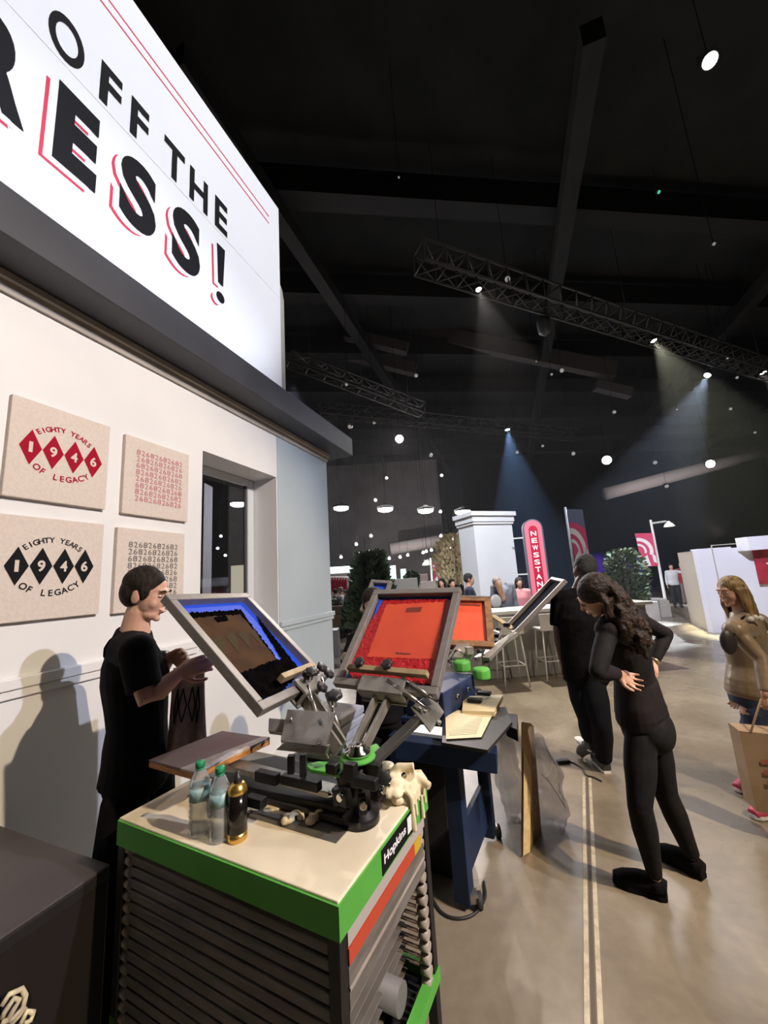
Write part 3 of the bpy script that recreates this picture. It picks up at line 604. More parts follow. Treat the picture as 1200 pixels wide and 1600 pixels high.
for nm, a_, b_ in (('scalloped_rail', .012, TD-.065), ('scalloped_rail', TL-.05, .02)):
    mb = MB()
    for i in range(15):
        z = .80-i*.036; mb.cyl(T(a_-.012, b_, z), T(a_+.022, b_, z), .0165, RKL, 14)
    mb.build(nm, cart)
mb = MB()
for i in range(13): z = .62-i*.026; mb.cyl(T(.06, TD-.03, z), T(TL-.05, TD-.03, z), .006, mat('rack_brown', (.10, .07, .06), .6), 6)
mb.build('back_rods', cart)
mb = MB(); tbox(mb, -.002, .01, .035, TD-.04, .775, .812, mat('grey_white_board', (.42, .38, .36), .6)); mb.build('stored_frame', cart)
mb = MB(); tbox(mb, -.004, .01, .035, TD-.14, .735, .772, mat('red_board', (.50, .06, .025), .5)); tbox(mb, -.004, .01, TD-.14, TD-.085, .735, .772, mat('yellow_tape', (.55, .38, .02), .5)); mb.build('stored_squeegee', cart, label='red strip with yellow end')
mb = MB(); tbox(mb, -.001, .01, .035, TD-.06, .64, .732, RK); tbox(mb, -.004, -.001, .035, TD-.06, .680, .688, RKL); mb.build('stored_screen', cart)
mb = MB(); tbox(mb, -.006, .03, .0, TD, .26, .30, GREEN); tbox(mb, 0, TL, TD-.02, TD, .26, .30, GREEN); tbox(mb, TL-.03, TL, 0, TD, .26, .30, GREEN); tbox(mb, 0.03, TL-.03, .03, TD-.02, .255, .262, BLKM); mb.build('lower_shelf', cart)
mb = MB(); mb.cyl(T(.05, .40, .345), T(.75, .40, .345), .042, mat('grey_roll', (.16, .15, .15), .6), 20)
tag(mb.build('grey_roll'), 'dark grey roll lying on the lower shelf of the rack table', 'roll')
# ------------------------------------------------------------------ things on the table
PET = bpy.data.materials.new('clear_plastic'); PET.use_nodes = True; q = PET.node_tree; 
g1 = q.nodes.new('ShaderNodeBsdfTransparent'); g1.inputs[0].default_value = (.86, .88, .88, 1); g2 = q.nodes.new('ShaderNodeBsdfGlossy'); g2.inputs['Roughness'].default_value = .08
g3 = q.nodes.new('ShaderNodeBsdfDiffuse'); g3.inputs[0].default_value = (.7, .74, .76, 1); lw = q.nodes.new('ShaderNodeLayerWeight'); lw.inputs[0].default_value = .35
mm1 = q.nodes.new('ShaderNodeMixShader'); mm2 = q.nodes.new('ShaderNodeMixShader'); mm2.inputs[0].default_value = .22
q.links.new(lw.outputs['Facing'], mm1.inputs[0]); q.links.new(g1.outputs[0], mm1.inputs[1]); q.links.new(g2.outputs[0], mm1.inputs[2])
q.links.new(mm1.outputs[0], mm2.inputs[1]); q.links.new(g3.outputs[0], mm2.inputs[2]); q.links.new(mm2.outputs[0], q.nodes['Material Output'].inputs[0])
LBL = mat('teal_label', (.12, .28, .30), .4, nz=30, nzc=(.35, .5, .52))
CAPG = mat('green_cap', (.02, .28, .12), .4)
def bottle(c, label, k=1.):
    t = thing('water_bottle', label, 'bottle', c, None)
    pr = [(.026, 0), (.0315, .006)]
    for i in range(5): pr += [(.0325, .012+i*.016), (.0295, .020+i*.016)]
    pr += [(.0325, .095), (.0325, .150), (.030, .165), (.019, .190), (.0125, .200), (.0125, .206)]
    MB().lathe(c, [(r*k, h*k) for r, h in pr], PET, 28).build('bottle_body', t)
    MB().lathe(c, [(.0330*k, .108*k), (.0330*k, .148*k)], LBL, 28).build('bottle_label', t)
    MB().lathe(c, [(.0148*k, .205*k), (.0148*k, .221*k), (.013*k, .224*k)], CAPG, 24, flute=.06).build('cap', t)
    MB().lathe(c, [(.0145*k, .198*k), (.0145*k, .203*k)], CAPG, 20).build('neck_ring', t)
z0 = Z*.901
bottle(G(311, 1303, .9), 'water bottle with green cap, the left of two on the table')
bottle(G(341, 1312, .9)+V((.004, 0, 0)), 'water bottle with green cap between the other bottle and the black can', .97)
cc = G(371, 1311, .9); bt = thing('spray_can', 'tall black and gold can with a black cap on the white table', 'can', cc)
GOLD = mat('gold_foil', (.75, .48, .12), .28, .9); CANB = mat('can_black', (.012, .010, .009), .16, .3)
MB().lathe(cc, [(.028, 0), (.031, .004), (.031, .026)], GOLD, 28).build('gold_base', bt)
MB().lathe(cc, [(.0311, .026), (.0311, .138)], CANB, 28).build('can_body', bt)
MB().lathe(cc, [(.0312, .138), (.030, .150), (.022, .164), (.016, .168)], GOLD, 28).build('gold_shoulder', bt)
MB().lathe(cc, [(.014, .166), (.014, .186), (.008, .190), (.008, .198)], KNOB, 20).build('nozzle', bt)
# crumpled plastic and gloves
NITR = mat('cream_rubber', (.80, .70, .48), .5, nz=16, nzc=(.72, .60, .40), bump=.3)
def crumple(name, label, cat, c, pts, m, vox=.004, bump=.01):
    mb = MB()
    for d_, r in pts: mb.ell(V(c)+V(d_), r, BLK, nu=10, nv=8)
    o = fuse(mb, name, None, vox, m, 1, origin=c, bumpy=bump); return tag(o, label, cat)
rnd = random.Random(11)
gc = T(.04, TD-.09, .93)
mb = MB()
for i in range(16): mb.ell(gc+TU*rnd.uniform(-.03, .12)+TV*rnd.uniform(-.11, .07)+Z*rnd.uniform(-.015, .03), (rnd.uniform(.02, .04), rnd.uniform(.02, .035), rnd.uniform(.008, .02)), BLK, nu=10, nv=8)
for i in range(6):
    p = gc-TU*.045+TV*(.07-i*.027)+Z*.01; mb.tube([p+TU*.05, p+TU*.012+Z*.012, p-TU*.008-Z*.012, p-TU*.012-Z*(.05+.035*(i % 3))], [.016, .014, .012, .009], BLK, 8)
for p0_, p1_ in ((G(600, 1222, .92), G(648, 1196, .99)), (G(630, 1215, .93), G(672, 1230, .93))):
    mb.tube([p0_, p0_.lerp(p1_, .5)+Z*.02, p1_], [.012, .022, .018], BLK, 8)
tag(fuse(mb, 'rubber_gloves', None, .0045, NITR, 5, origin=gc, bumpy=.008), 'heap of cream rubber gloves drooping over the right back corner of the table', 'gloves')
c_ = G(478, 1282, .905)
crumple('crumpled_tape', 'small crumpled pale tape scraps on the white table beside the black base plate', 'tape', c_, [((rnd.uniform(-.07, .09), rnd.uniform(-.02, .02), rnd.uniform(0, .02)), (rnd.uniform(.01, .022), rnd.uniform(.01, .02), rnd.uniform(.006, .014))) for _ in range(16)], NITR, .0035, .012)
c_ = G(424, 1263, .905)
crumple('paper_scrap', 'cream paper scrap lying left of the black base plate', 'paper', c_, [((rnd.uniform(-.06, .05), rnd.uniform(-.015, .015), 0), (.025, .015, .004)) for _ in range(6)], NITR, .0035, .006)
# ================================================================== press one
C0 = V((-.145, 1.46, 0))
pr1 = thing('screen_press', 'black and green carousel screen press bolted on the white table', 'screen press', C0+Z*.9)
def on(z, x, y): return G(x, y, z)
mb = MB(); mb.prism([G(402, 1222, .91), G(598, 1262, .91), G(562, 1297, .91), G(470, 1272, .91), G(392, 1250, .91)], Z*.018, mat('base_plate_black', (.03, .027, .027), .5)); mb.build('base_plate', pr1, bevel=.002)
mb = MB(); mb.bar(C0+Z*.935, C0+V((-.60, .27, .935)), .075, .03, BLKM); mb.bar(C0+Z*.94, C0+V((.1, .2, .94)), .05, .03, BLKM); mb.build('base_arm', pr1, bevel=.003)
mb = MB(); mb.lathe(C0, [(.065, .902), (.065, .93), (.042, .945), (.042, 1.02), (.066, 1.03), (.066, 1.055), (.04, 1.06), (.04, 1.09)], BLKM, 32); mb.build('column', pr1)
mb = MB(); mb.lathe(C0, [(.04, 1.088), (.060, 1.092), (.062, 1.097), (.060, 1.102), (.04, 1.104)], GREEN, 36); mb.build('green_ring', pr1)
mb = MB(); mb.lathe(C0, [(.045, 1.107), (.045, 1.118), (.030, 1.124), (.030, 1.136), (.012, 1.142)], CHROME, 28); mb.build('hub_cap', pr1)
def wing(c, d, z, m=GREEN):
    d = V(d).normalized(); s_ = V((-d.y, d.x, 0)); mb = MB()
    mb.prism([c+d*.05+s_*.045+Z*z, c+d*.17+s_*.03+Z*z, c+d*.21+Z*z, c+d*.17-s_*.03+Z*z, c+d*.05-s_*.045+Z*z], Z*.014, m); return mb.build('green_wing', pr1, bevel=.003)
dirs = [V((-.82, .25, 0)), V((.25, .9, 0)), V((.85, .35, 0)), V((-.35, -.8, 0))]
for d_ in dirs[:2]: wing(C0, d_, 1.045)
for i in range(8):
    a_ = i*pi/4+.2; mb = MB(); c_ = C0+V((cos(a_), sin(a_), 0))*.072+Z*(.985+.02*(i % 2)); mb.box(c_, (.034, .026, .05), BLKM, (V((cos(a_), sin(a_), 0)), V((-sin(a_), cos(a_), 0)), Z)); mb.cyl(c_+V((cos(a_), sin(a_), 0))*.02+Z*.01, c_+V((cos(a_), sin(a_), 0))*.035+Z*.01, .012, CHROME, 12); mb.build('micro_adjust_block', pr1, bevel=.002)
for (x, y, Y_, w_, h_) in ((418, 1214, 1.52, .10, .035), (400, 1252, 1.42, .07, .03), (585, 1205, 1.42, .05, .05), (548, 1205, 1.36, .04, .05), (520, 1200, 1.38, .04, .03), (570, 1222, 1.34, .09, .03), (470, 1222, 1.45, .16, .03)):
    c_ = P(x, y, Y_); MB().box(c_, (w_, .03, h_), BLKM, AXT).build('linkage_block', pr1, bevel=.003)
mb = MB(); mb.prism([G(380, 1198, .925), G(430, 1188, .925), G(585, 1228, .925), G(560, 1250, .925)], Z*.02, BLKM); mb.build('rear_plate', pr1, bevel=.002)
mb = MB(); mb.bar(G(386, 1218, .93), G(420, 1212, .93), .03, .02, ALU); mb.build('light_bracket', pr1)
# platen with maroon ink
PLM = mat('platen_ink', (.24, .17, .165), .8, nz=7, nzc=(.26, .11, .12), bump=.1, lo=.5, hi=.75); WOOD = mat('raw_wood', (.52, .24, .07), .7, nz=20, nzc=(.36, .15, .04), stretch=(1, 1, 12))
pa, pb_, pc_, pd = [G(x, y, 1.05) for x, y in ((347, 1144), (422, 1155), (305, 1210), (232, 1190))]
mb = MB(); mb.prism([pa, pb_, pc_, pd], -Z*.022, WOOD); pln = mb.build('platen', pr1, bevel=.004, label='maroon stained platen')
mb = MB(); mb.prism([p+Z*.0005 for p in (pa, pb_.lerp(pa, .14), pc_.lerp(pd, .30), pd)], Z*.006, PLM); mb.build('ink_stained_cover', pln, bevel=.002)
mb = MB(); mb.prism([p+Z*.0005 for p in (pb_.lerp(pa, .14), pb_, pc_, pc_.lerp(pd, .30))], Z*.007, mat('platen_tape', (.62, .54, .50), .8, nz=30, nzc=(.5, .42, .38), bump=.4)); mb.build('edge_tape', pln)
mb = MB(); pm = (pa+pc_)/2-Z*.03; mb.bar(pm, C0+Z*.97+V((-.1, .05, 0)), .06, .02, STEEL); mb.build('platen_arm', pr1, bevel=.002)
# arm hardware
def knob(parent, c, axis, r=.022, m=KNOB):
    axis = V(axis).normalized(); mb = MB(); n = 24; prof = [(.4, -.4), (.8, -.35), (1., -.1), (1., .35), (.75, .5)]
    vs = []; u = axis.orthogonal().normalized(); w_ = axis.cross(u)
    for rr, h in prof:
        for j in range(n):
            a_ = 2*pi*j/n; q_ = r*rr*(1+.12*cos(6*a_)); vs.append(c+axis*h*r+(u*cos(a_)+w_*sin(a_))*q_)
    fs = [(i*n+j, i*n+(j+1) % n, (i+1)*n+(j+1) % n, (i+1)*n+j) for i in range(len(prof)-1) for j in range(n)]+[tuple(range(n))[::-1], tuple(range(4*n, 5*n))]
    mb.add(vs, fs, m, True); kn = mb.build('clamp_knob', parent)
    MB().cyl(c-axis*r*.4, c-axis*(r*.4+.035), .005, CHROME, 10).build('bolt', kn); return kn
CAST = mat('cast_metal', (.36, .34, .31), .45, .6, nz=12, nzc=(.25, .235, .215))
TAN = mat('tan_wood_bar', (.40, .30, .17), .6, nz=14, nzc=(.30, .23, .13))
def ray_plane(x, y, p0, n_): d = ray(x, y); return CAM+d*((p0-CAM).dot(n_)/d.dot(n_))
class Frame:
    def __init__(s, q):
        s.P = [V(p) for p in q]; s.U = (s.P[1]-s.P[0]); s.V = (s.P[3]-s.P[0]); s.w = s.U.length; s.U.normalize(); s.h = s.V.length
        s.V = (s.V-s.V.dot(s.U)*s.U).normalized(); s.h = (s.P[3]-s.P[0]).dot(s.V); s.N = s.V.cross(s.U).normalized()
        if s.N.dot(CAM-s.P[0]) < 0: s.N = -s.N
    def p(s, u, v, n_=0.): return s.P[0]+s.U*u+s.V*v+s.N*n_
    def px(s, x, y, n_): q_ = ray_plane(x, y, s.P[0]+s.N*n_, s.N); return q_
    def uv(s, x, y, n_=0.): q_ = s.px(x, y, n_)-s.P[0]; return q_.dot(s.U), q_.dot(s.V)
def screen(fr, label, fm=ALU, fw=.034, th=.036, mesh_m=None, flip=1):
    t = thing('printing_screen', label, 'screen', fr.p(fr.w/2, fr.h, -th)); ax = (fr.U, fr.V, fr.N)
    mb = MB(); w_, h_ = fr.w, fr.h
    for u0, u1, v0, v1 in ((0, w_, 0, fw), (0, w_, h_-fw, h_), (0, fw, fw, h_-fw), (w_-fw, w_, fw, h_-fw)):
        mb.box(fr.p((u0+u1)/2, (v0+v1)/2, -th/2), (u1-u0, v1-v0, th), fm, ax)
    mb.build('frame', t, bevel=.003)
    mb = MB(); mb.box(fr.p(w_/2, h_/2, -th+.002), (w_-fw*2+.004, h_-fw*2+.004, .002), mesh_m, ax); mb.build('mesh', t)
    return t
def jag(fr, pts, n_, amp, step=.008, seed=1):
    """outline with ragged ink edges, on the plane n_ above the frame face"""
    rn = random.Random(seed); out = []
    for i in range(len(pts)):
        a_ = V(pts[i]); b_ = V(pts[(i+1) % len(pts)]); L = (b_-a_).length; k = max(2, int(L/step)); d_ = (b_-a_).normalized(); nn = V((-d_.y, d_.x))
        for j in range(k): out.append(a_.lerp(b_, j/k)+nn*rn.uniform(-amp, amp)*(1 if j else 0))
    g_ = .036; out = [V((min(max(q_.x, g_), fr.w-g_), min(max(q_.y, g_), fr.h-g_))) for q_ in out]
    return [fr.p(q_.x, q_.y, n_) for q_ in out]
BLUE = mat('blue_tape', (.015, .07, .62), .35); BLUD = mat('dark_blue_tape', (.01, .02, .16), .4)
INKB = mat('wet_black_ink', (.002, .0018, .002), .6, nz=30, nzc=(.004, .0035, .0035), bump=.3, spec=.0)
EMB = mat('brown_emulsion', (.055, .024, .006), .8, nz=9, nzc=(.035, .014, .004), spec=.15); EMG = mat('ghost_image', (.052, .040, .022), .9, spec=.05)
INKR = mat('wet_red_ink', (.50, .008, .012), .35, nz=50, nzc=(.45, .006, .012), bump=.9); EMR = mat('orange_emulsion', (.70, .085, .03), .5, nz=6, nzc=(.64, .07, .03)); INKM = mat('crimson_ink_edge', (.28, .004, .012), .3)
DPT = -.030
F1 = Frame([P(258, 928, 1.53), (0, 0, 0), (0, 0, 0), (0, 0, 0)]) if False else Frame([V((-.879, 1.532, 1.695)), V((-.729, 2.009, 1.674)), V((-.316, 1.719, 1.287)), V((-.465, 1.242, 1.308))])
# keep the photographed lower-right corner: square up to the top edge
F1 = Frame([P(258, 928, 1.50), P(386, 926, 1.98), P(500, 1066, 1.72), P(374, 1128, 1.24)])
sc1 = screen(F1, 'aluminium framed screen with brown stencil and black ink, tilted before the shirt-holding man', mesh_m=BLUE)
def poly(fr, pxs, n_, m, name, parent, amp=0., seed=1, label=None):
    pts = [fr.uv(x, y, n_) for x, y in pxs]; mb = MB(); q_ = jag(fr, pts, n_, amp, seed=seed); mb.add(q_, [tuple(range(len(q_)))], m); return mb.build(name, parent, label=label)
poly(F1, [(287, 958), (376, 952), (434, 1030), (441, 1029), (410, 982), (400, 960), (470, 1048), (440, 1084), (384, 1102), (356, 1069), (313, 1003)], DPT+.001, INKB, 'black_ink', sc1, .006, 3)
poly(F1, [(296, 966), (376, 960), (432, 1030), (362, 1056)], DPT+.002, EMB, 'brown_stencil', sc1, .004, 5)
for i, (x, y) in enumerate(((344, 1009), (364, 1003), (382, 999), (398, 996))):
    poly(F1, [(x-12+i, y-8), (x-1, y-17+i), (x+9-i, y-3), (x+9, y+20-i*3)], DPT+.003, EMG, 'ghost_diamond', sc1, .001, i)
poly(F1, [(334, 965), (352, 961), (358, 969), (340, 973)], DPT+.003, INKB, 'ink_smudge', sc1, .003, 9)
F2 = Frame([V((-.083, 2.191, 1.645)), V((.357, 1.953, 1.636)), V((.191, 1.584, 1.242)), V((-.249, 1.821, 1.25))])
sc2 = screen(F2, 'aluminium framed screen flooded with red ink, raised in the middle of the press', mesh_m=BLUD)
poly(F2, [(597, 938), (700, 935), (684, 1069), (550, 1064), (545, 1046), (572, 984), (585, 958)], DPT+.001, INKR, 'red_ink', sc2, .005, 2)
poly(F2, [(694, 940), (706, 936), (685, 1068), (675, 1066)], DPT+.0015, INKM, 'crimson_ink_edge', sc2, .002, 2)
poly(F2, [(603, 945), (694, 940), (681, 1030), (574, 1026)], DPT+.002, EMR, 'orange_stencil', sc2, .003, 4)
poly(F2, [(592, 936), (599, 938), (590, 955), (583, 968)], DPT+.003, BLUE, 'blue_tape_strip', sc2, .002, 4)
poly(F2, [(635, 950), (660, 948), (657, 956), (633, 957)], DPT+.003, mat('dark_stencil_mark', (.20, .03, .02), .5), 'dark_mark', sc2, .002, 6)
poly(F2, [(618, 1019), (642, 1021), (641, 1023), (618, 1022)], DPT+.003, MATS['dark_stencil_mark'], 'dark_mark', sc2, .001, 7)
# hardware of screen one
def arm(label_parent, fr, u0, u1, vin, knobs, post_to, rods=(), bar_m=TAN):
    mb = MB(); mb.box(fr.p((u0+u1)/2, vin, .012), (u1-u0, .024, .03), bar_m, (fr.U, fr.V, fr.N)); mb.build('squeegee_bar', label_parent, bevel=.002)
    mb = MB(); uc = (u0+u1)/2; wd = (u1-u0)*.55
    mb.box(fr.p(uc, fr.h-.01, .012), (wd, .07, .012), CAST, (fr.U, fr.V, fr.N)); mb.box(fr.p(uc, fr.h-.01, -.05), (wd, .09, .012), CAST, (fr.U, fr.V, fr.N)); mb.box(fr.p(uc, fr.h+.022, -.02), (wd, .012, .07), CAST, (fr.U, fr.V, fr.N)); mb.build('clamp_channel', label_parent, bevel=.003)
    for u_, v_, n_ in knobs: knob(label_parent, fr.p(u_, v_, n_), fr.N, .024)
    a_ = fr.p(uc, fr.h+.03, -.03); mb = MB()
    for s_ in (-1, 1): mb.bar(a_+fr.U*.03*s_, V(post_to)+fr.U*.02*s_, .012, .045, CAST, side=fr.U)
    mb.build('lift_arm', label_parent, bevel=.002)
    for p_, q_ in rods:
        mb = MB(); mb.tube([p_, q_], .006, CHROME, 10); mb.tube([V(p_).lerp(V(q_), .25), V(p_).lerp(V(q_), .75)], .0095, STEEL, 10); mb.build('spring_rod', label_parent)
arm(pr1, F1, F1.w*.36, F1.w*.86, F1.h-.075, ((F1.w*.60, F1.h-.03, .035), (F1.w*.82, F1.h-.03, .05), (F1.w*.70, F1.h+.035, .02), (F1.w*.92, F1.h-.0, .03)), C0+V((-.06, .02, 1.12)),
    rods=((F1.p(F1.w*.55, F1.h, .02), C0+V((-.10, .0, 1.10))), (F1.p(F1.w*.8, F1.h, .02), C0+V((-.05, .07, 1.10)))))
arm(pr1, F2, .06, F2.w-.05, F2.h-.075, ((.13, F2.h-.085, .045), (.27, F2.h-.085, .045)), C0+V((0, .06, 1.10)),
    rods=((F2.p(.28, F2.h-.03, .02), P(668, 1108, 1.58)), (F2.p(.34, F2.h-.05, .02), P(684, 1098, 1.60))))
# bracket plates
def plate(pxs, Y0, th, nm, bolts=()):
    q_ = [P(x, y, Y_) for x, y, Y_ in pxs]; n_ = (q_[1]-q_[0]).cross(q_[2]-q_[0]).normalized()
    if n_.dot(CAM-q_[0]) < 0: n_ = -n_
    mb = MB(); mb.prism(q_, -n_*th, STEEL); o = mb.build(nm, pr1, bevel=.002)
    for x, y, Y_ in bolts: mb = MB(); c_ = ray_plane(x, y, q_[0], n_); mb.cyl(c_, c_+n_*.012, .008, CHROME, 12); mb.build('bolt', o)
plate([(449, 1108, 1.50), (523, 1112, 1.42), (508, 1166, 1.33), (438, 1158, 1.40)], 0, .012, 'bracket_plate', ((455, 1126, 0), (502, 1130, 0), (500, 1160, 0)))
plate([(420, 1122, 1.50), (452, 1124, 1.50), (450, 1146, 1.47), (419, 1142, 1.47)], 0, .03, 'bracket_plate')
plate([(446, 1158, 1.38), (512, 1166, 1.33), (508, 1180, 1.33), (430, 1172, 1.38)], 0, .02, 'bracket_plate')
plate([(642, 1104, 1.62), (672, 1082, 1.70), (694, 1112, 1.62), (672, 1143, 1.52)], 0, .008, 'bracket_plate', ((665, 1113, 0), (686, 1131, 0), (655, 1110, 0)))
mb = MB(); mb.bar(C0+V((.05, .04, 1.06)), P(655, 1122, 1.60), .05, .018, mat('dark_steel', (.10, .095, .09), .4, .6)); mb.build('side_arm', pr1, bevel=.002)
mb = MB(); mb.bar(P(455, 1180, 1.45), P(455, 1208, 1.45), .022, .02, BLKM); mb.bar(P(474, 1178, 1.45), P(474, 1212, 1.45), .022, .02, BLKM); mb.build('support_post', pr1)
knob(pr1, P(523, 1087, 1.55), (0, -.4, 1), .028); knob(pr1, P(487, 1050, 1.62), (.3, -.4, 1), .024)
knob(pr1, P(600, 1215, 1.35), (0, -1, .3), .022)
mb = MB(); mb.tube([P(519, 1090, 1.55), P(519, 1122, 1.52)], .005, CHROME, 8); mb.build('threaded_rod', pr1)
# ================================================================== navy stand and second press
st2 = thing('press_stand', 'navy blue steel stand with a thick leg on a caster, right of the rack table', 'stand', V((.32, 2.36, 0)))
mb = MB(); lg0 = G(733, 1428, 0); mb.box(lg0+Z*.41+V((-.01, .05, 0)), (.085, .085, .76), NAVY, AXT); mb.build('leg', st2, bevel=.004)
mb = MB(); lg1 = G(778, 1330, 0)+V((-.02, .1, 0)); mb.box(lg1+Z*.41, (.07, .07, .76), NAVY, AXT); mb.build('leg', st2, bevel=.004)
mb = MB(); lg2 = lg0+TU*.34+V((0, .05, 0)); mb.box(lg2+Z*.41, (.085, .085, .76), NAVY, AXT); mb.build('leg', st2, bevel=.004)
mb = MB(); mb.box((lg0+lg1)/2+Z*.22+V((0, .05, 0)), (.03, (lg1-lg0).length*.9, .26), NAVY, AXT); mb.build('brace_panel', st2, bevel=.003)
mb = MB(); bl = P(640, 1168, 2.32); br = P(777, 1187, 2.18); mb.bar(bl-(br-bl)*.15, br, .09, .10, NAVY); mb.build('cross_beam', st2, bevel=.004)
zt = .80
mb = MB(); mb.box((lg0+lg1)/2+TU*.15+Z*.84+V((0, .12, 0)), (.64, .56, .03), NAVY, AXT); mb.build('stand_top', st2, bevel=.003)
for c_ in (lg0, lg1):
    cs = thing('caster', '', '', c_); del cs['label']; del cs['category']; cs.parent = st2; cs.location = c_-WLOC[st2.name]
    MB().cyl(c_+V((.045, .03, .036)), c_+V((.075, .03, .036)), .036, mat('rubber_black', (.02, .02, .02), .7), 24).build('wheel', cs); MB().box(c_+V((.03, .03, .055)), (.05, .05, .04), STEEL).build('caster_fork', cs)
q0 = P(668, 1290, 2.75); q0.z = 0
tag(MB().box(q0+Z*.31, (.42, .34, .62), mat('crate_black', (.015, .014, .016), .7), AXT).build('filler_crate', bevel=.01, origin=q0), 'black filler crate added to darken the gap under the navy stand', 'crate')  # made-up crate, put in to darken the bright gap under the stand
cb = thing('dryer_cabinet', 'navy blue cabinet behind the red ink screen', 'cabinet', V((.2, 2.65, .86)))
ca, cbp = P(693, 1088, 2.42), P(740, 1048, 2.80); du = (cbp-ca); du.z = 0; dl = V((-du.y, du.x, 0)).normalized()
f_ = [ca, cbp, cbp+dl*.28, ca+dl*.28]; f_ = [V((q.x, q.y, .856)) for q in f_]
MB().prism(f_, Z*.16, mat('navy_panel', (.025, .04, .10), .5, nz=4, nzc=(.018, .032, .08), spec=.3)).build('cabinet_body', cb, bevel=.008)
mb = MB(); 
for k_ in (.35, .7): q_ = f_[0].lerp(f_[1], k_)+Z*.10; mb.cyl(q_, q_+V((du.y, -du.x, 0)).normalized()*.02, .012, CHROME, 14)
mb.build('latch', cb)
# tray, papers
TRB = mat('black_tray', (.02, .018, .017), .45); PAP = mat('cream_paper', (.76, .66, .44), .7, nz=3, nzc=(.70, .60, .40)); INKT = mat('print_lines', (.30, .25, .18), .8)
tr = thing('side_tray', 'black side tray on the navy stand carrying a printed sheet', 'tray', G(742, 1140, .87))
q_ = [G(692, 1112, .872), G(790, 1104, .872), G(800, 1128, .872), G(762, 1172, .872), G(690, 1160, .872)]
MB().prism(q_, -Z*.016, TRB).build('tray_body', tr, bevel=.002)
mb = MB(); mb.prism([G(770, 1112, .86), G(808, 1116, .86), G(808, 1140, .86), G(790, 1132, .86)], -Z*.06, BLKM); mb.build('tray_end', tr)
q_ = [G(696, 1120, .878), G(715, 1110, .884), G(770, 1116, .878), G(752, 1152, .878), G(697, 1155, .878)]
ps = thing('printed_sheet', 'cream sheet with rows of small print lying on the black side tray', 'paper', q_[0]); MB().prism(q_, Z*.0015, PAP).build('sheet', ps)
mb = MB()
for i in range(12):
    a_ = (q_[0]).lerp(q_[4], .12+i*.068); b_ = q_[2].lerp(q_[3], .12+i*.068); mb.bar(a_.lerp(b_, .08)+Z*.0025, a_.lerp(b_, .82)+Z*.0025, .0035, .0006, INKT, side=V((0, 1, 0)))
mb.build('print_lines', ps)
q2 = [G(724, 1088, .90), G(786, 1085, .90), G(772, 1112, .90), G(722, 1110, .90)]
ps2 = tag(MB().prism(q2, -Z*.027, PAP).build('paper_pad', bevel=.001), 'cream paper pad behind the printed sheet, under two black blocks', 'paper')
for (x, y) in ((757, 1083), (742, 1094)):
    c_ = G(x, y+3, .90); tag(MB().box(c_+Z*.0115, (.085, .05, .02), BLKM, AXT).build('ink_block', bevel=.003), 'black block on the cream pad, %s' % ('farther of the two' if y < 1090 else 'nearer of the two'), 'block')
# second press
C2 = P(728, 1052, 2.92); pr2 = thing('screen_press', 'second press with green hub behind the navy cabinet, holding the orange screen', 'screen press', V((C2.x, C2.y, .86)))
mb = MB(); mb.lathe((C2.x, C2.y, 0), [(.10, .86), (.10, .88), (.05, .89), (.05, .99)], BLKM, 28); mb.build('column', pr2)
for x, y, Y_, r_ in ((722, 1040, 2.9, .0), (752, 1052, 2.78, .0)):
    c_ = P(x, y, Y_); mb = MB(); mb.lathe(c_-Z*.035, [(.055, 0), (.062, .01), (.062, .06), (.05, .072)], GREEN, 10); mb.build('green_hub', pr2, bevel=.004)
rnd = random.Random(4); 
for i in range(14):
    c_ = P(rnd.uniform(702, 764), rnd.uniform(1012, 1036), rnd.uniform(2.8, 3.1)); a_ = rnd.uniform(0, 3); mb = MB()
    if i % 3 == 0: mb.tube([c_, c_+V((.05*cos(a_), .03, -.07))], .008, CHROME, 8)
    elif i % 3 == 1: mb.box(c_, (.05, .04, .05), CAST, (V((cos(a_), sin(a_), 0)), V((-sin(a_), cos(a_), 0)), Z))
    else: mb.lathe(c_, [(.02, -.012), (.026, 0), (.02, .014)], KNOB, 14)
    mb.build('clamp_fitting', pr2)
mb = MB(); mb.bar(P(712, 1030, 2.95), P(725, 1008, 3.15), .10, .03, CAST); mb.bar(P(760, 1030, 2.9), P(790, 1000, 3.2), .05, .025, CAST); mb.bar(P(708, 1036, 2.92), P(640, 1000, 2.95), .05, .025, CAST); mb.build('lift_arm', pr2)
WDB = mat('stained_wood_frame', (.16, .075, .035), .6, nz=8, nzc=(.26, .13, .05), stretch=(2, 2, 2))
F3 = Frame([P(677, 930, 3.62), P(766, 932, 3.52), P(768, 1008, 3.10), P(679, 1006, 3.2)])
s3 = screen(F3, 'wooden framed screen with orange stencil, just right of the red ink screen', fm=WDB, fw=.055, mesh_m=EMR)
mb = MB(); mb.box(F3.p(F3.w/2, .006, .003), (F3.w, .012, .004), ALU, (F3.U, F3.V, F3.N)); mb.build('metal_edge', s3)
poly(F3, [(712, 942), (752, 944), (750, 947), (712, 945)], DPT+.002, MATS['dark_stencil_mark'], 'dark_mark', s3, .003, 2)
F4 = Frame([P(862, 901, 3.78), P(882, 905, 3.35), P(808, 992, 3.2), P(797, 984, 3.6)])
s4 = screen(F4, 'steeply tilted screen seen edge-on before the man seen from behind', mesh_m=mat('dark_mesh', (.008, .010, .022), .9, spec=.05), fw=.03)
pr3 = thing('screen_press', 'third press hub and clamps at the foot of the steeply tilted screen', 'screen press', P(785, 1000, 3.4))
rnd = random.Random(8)
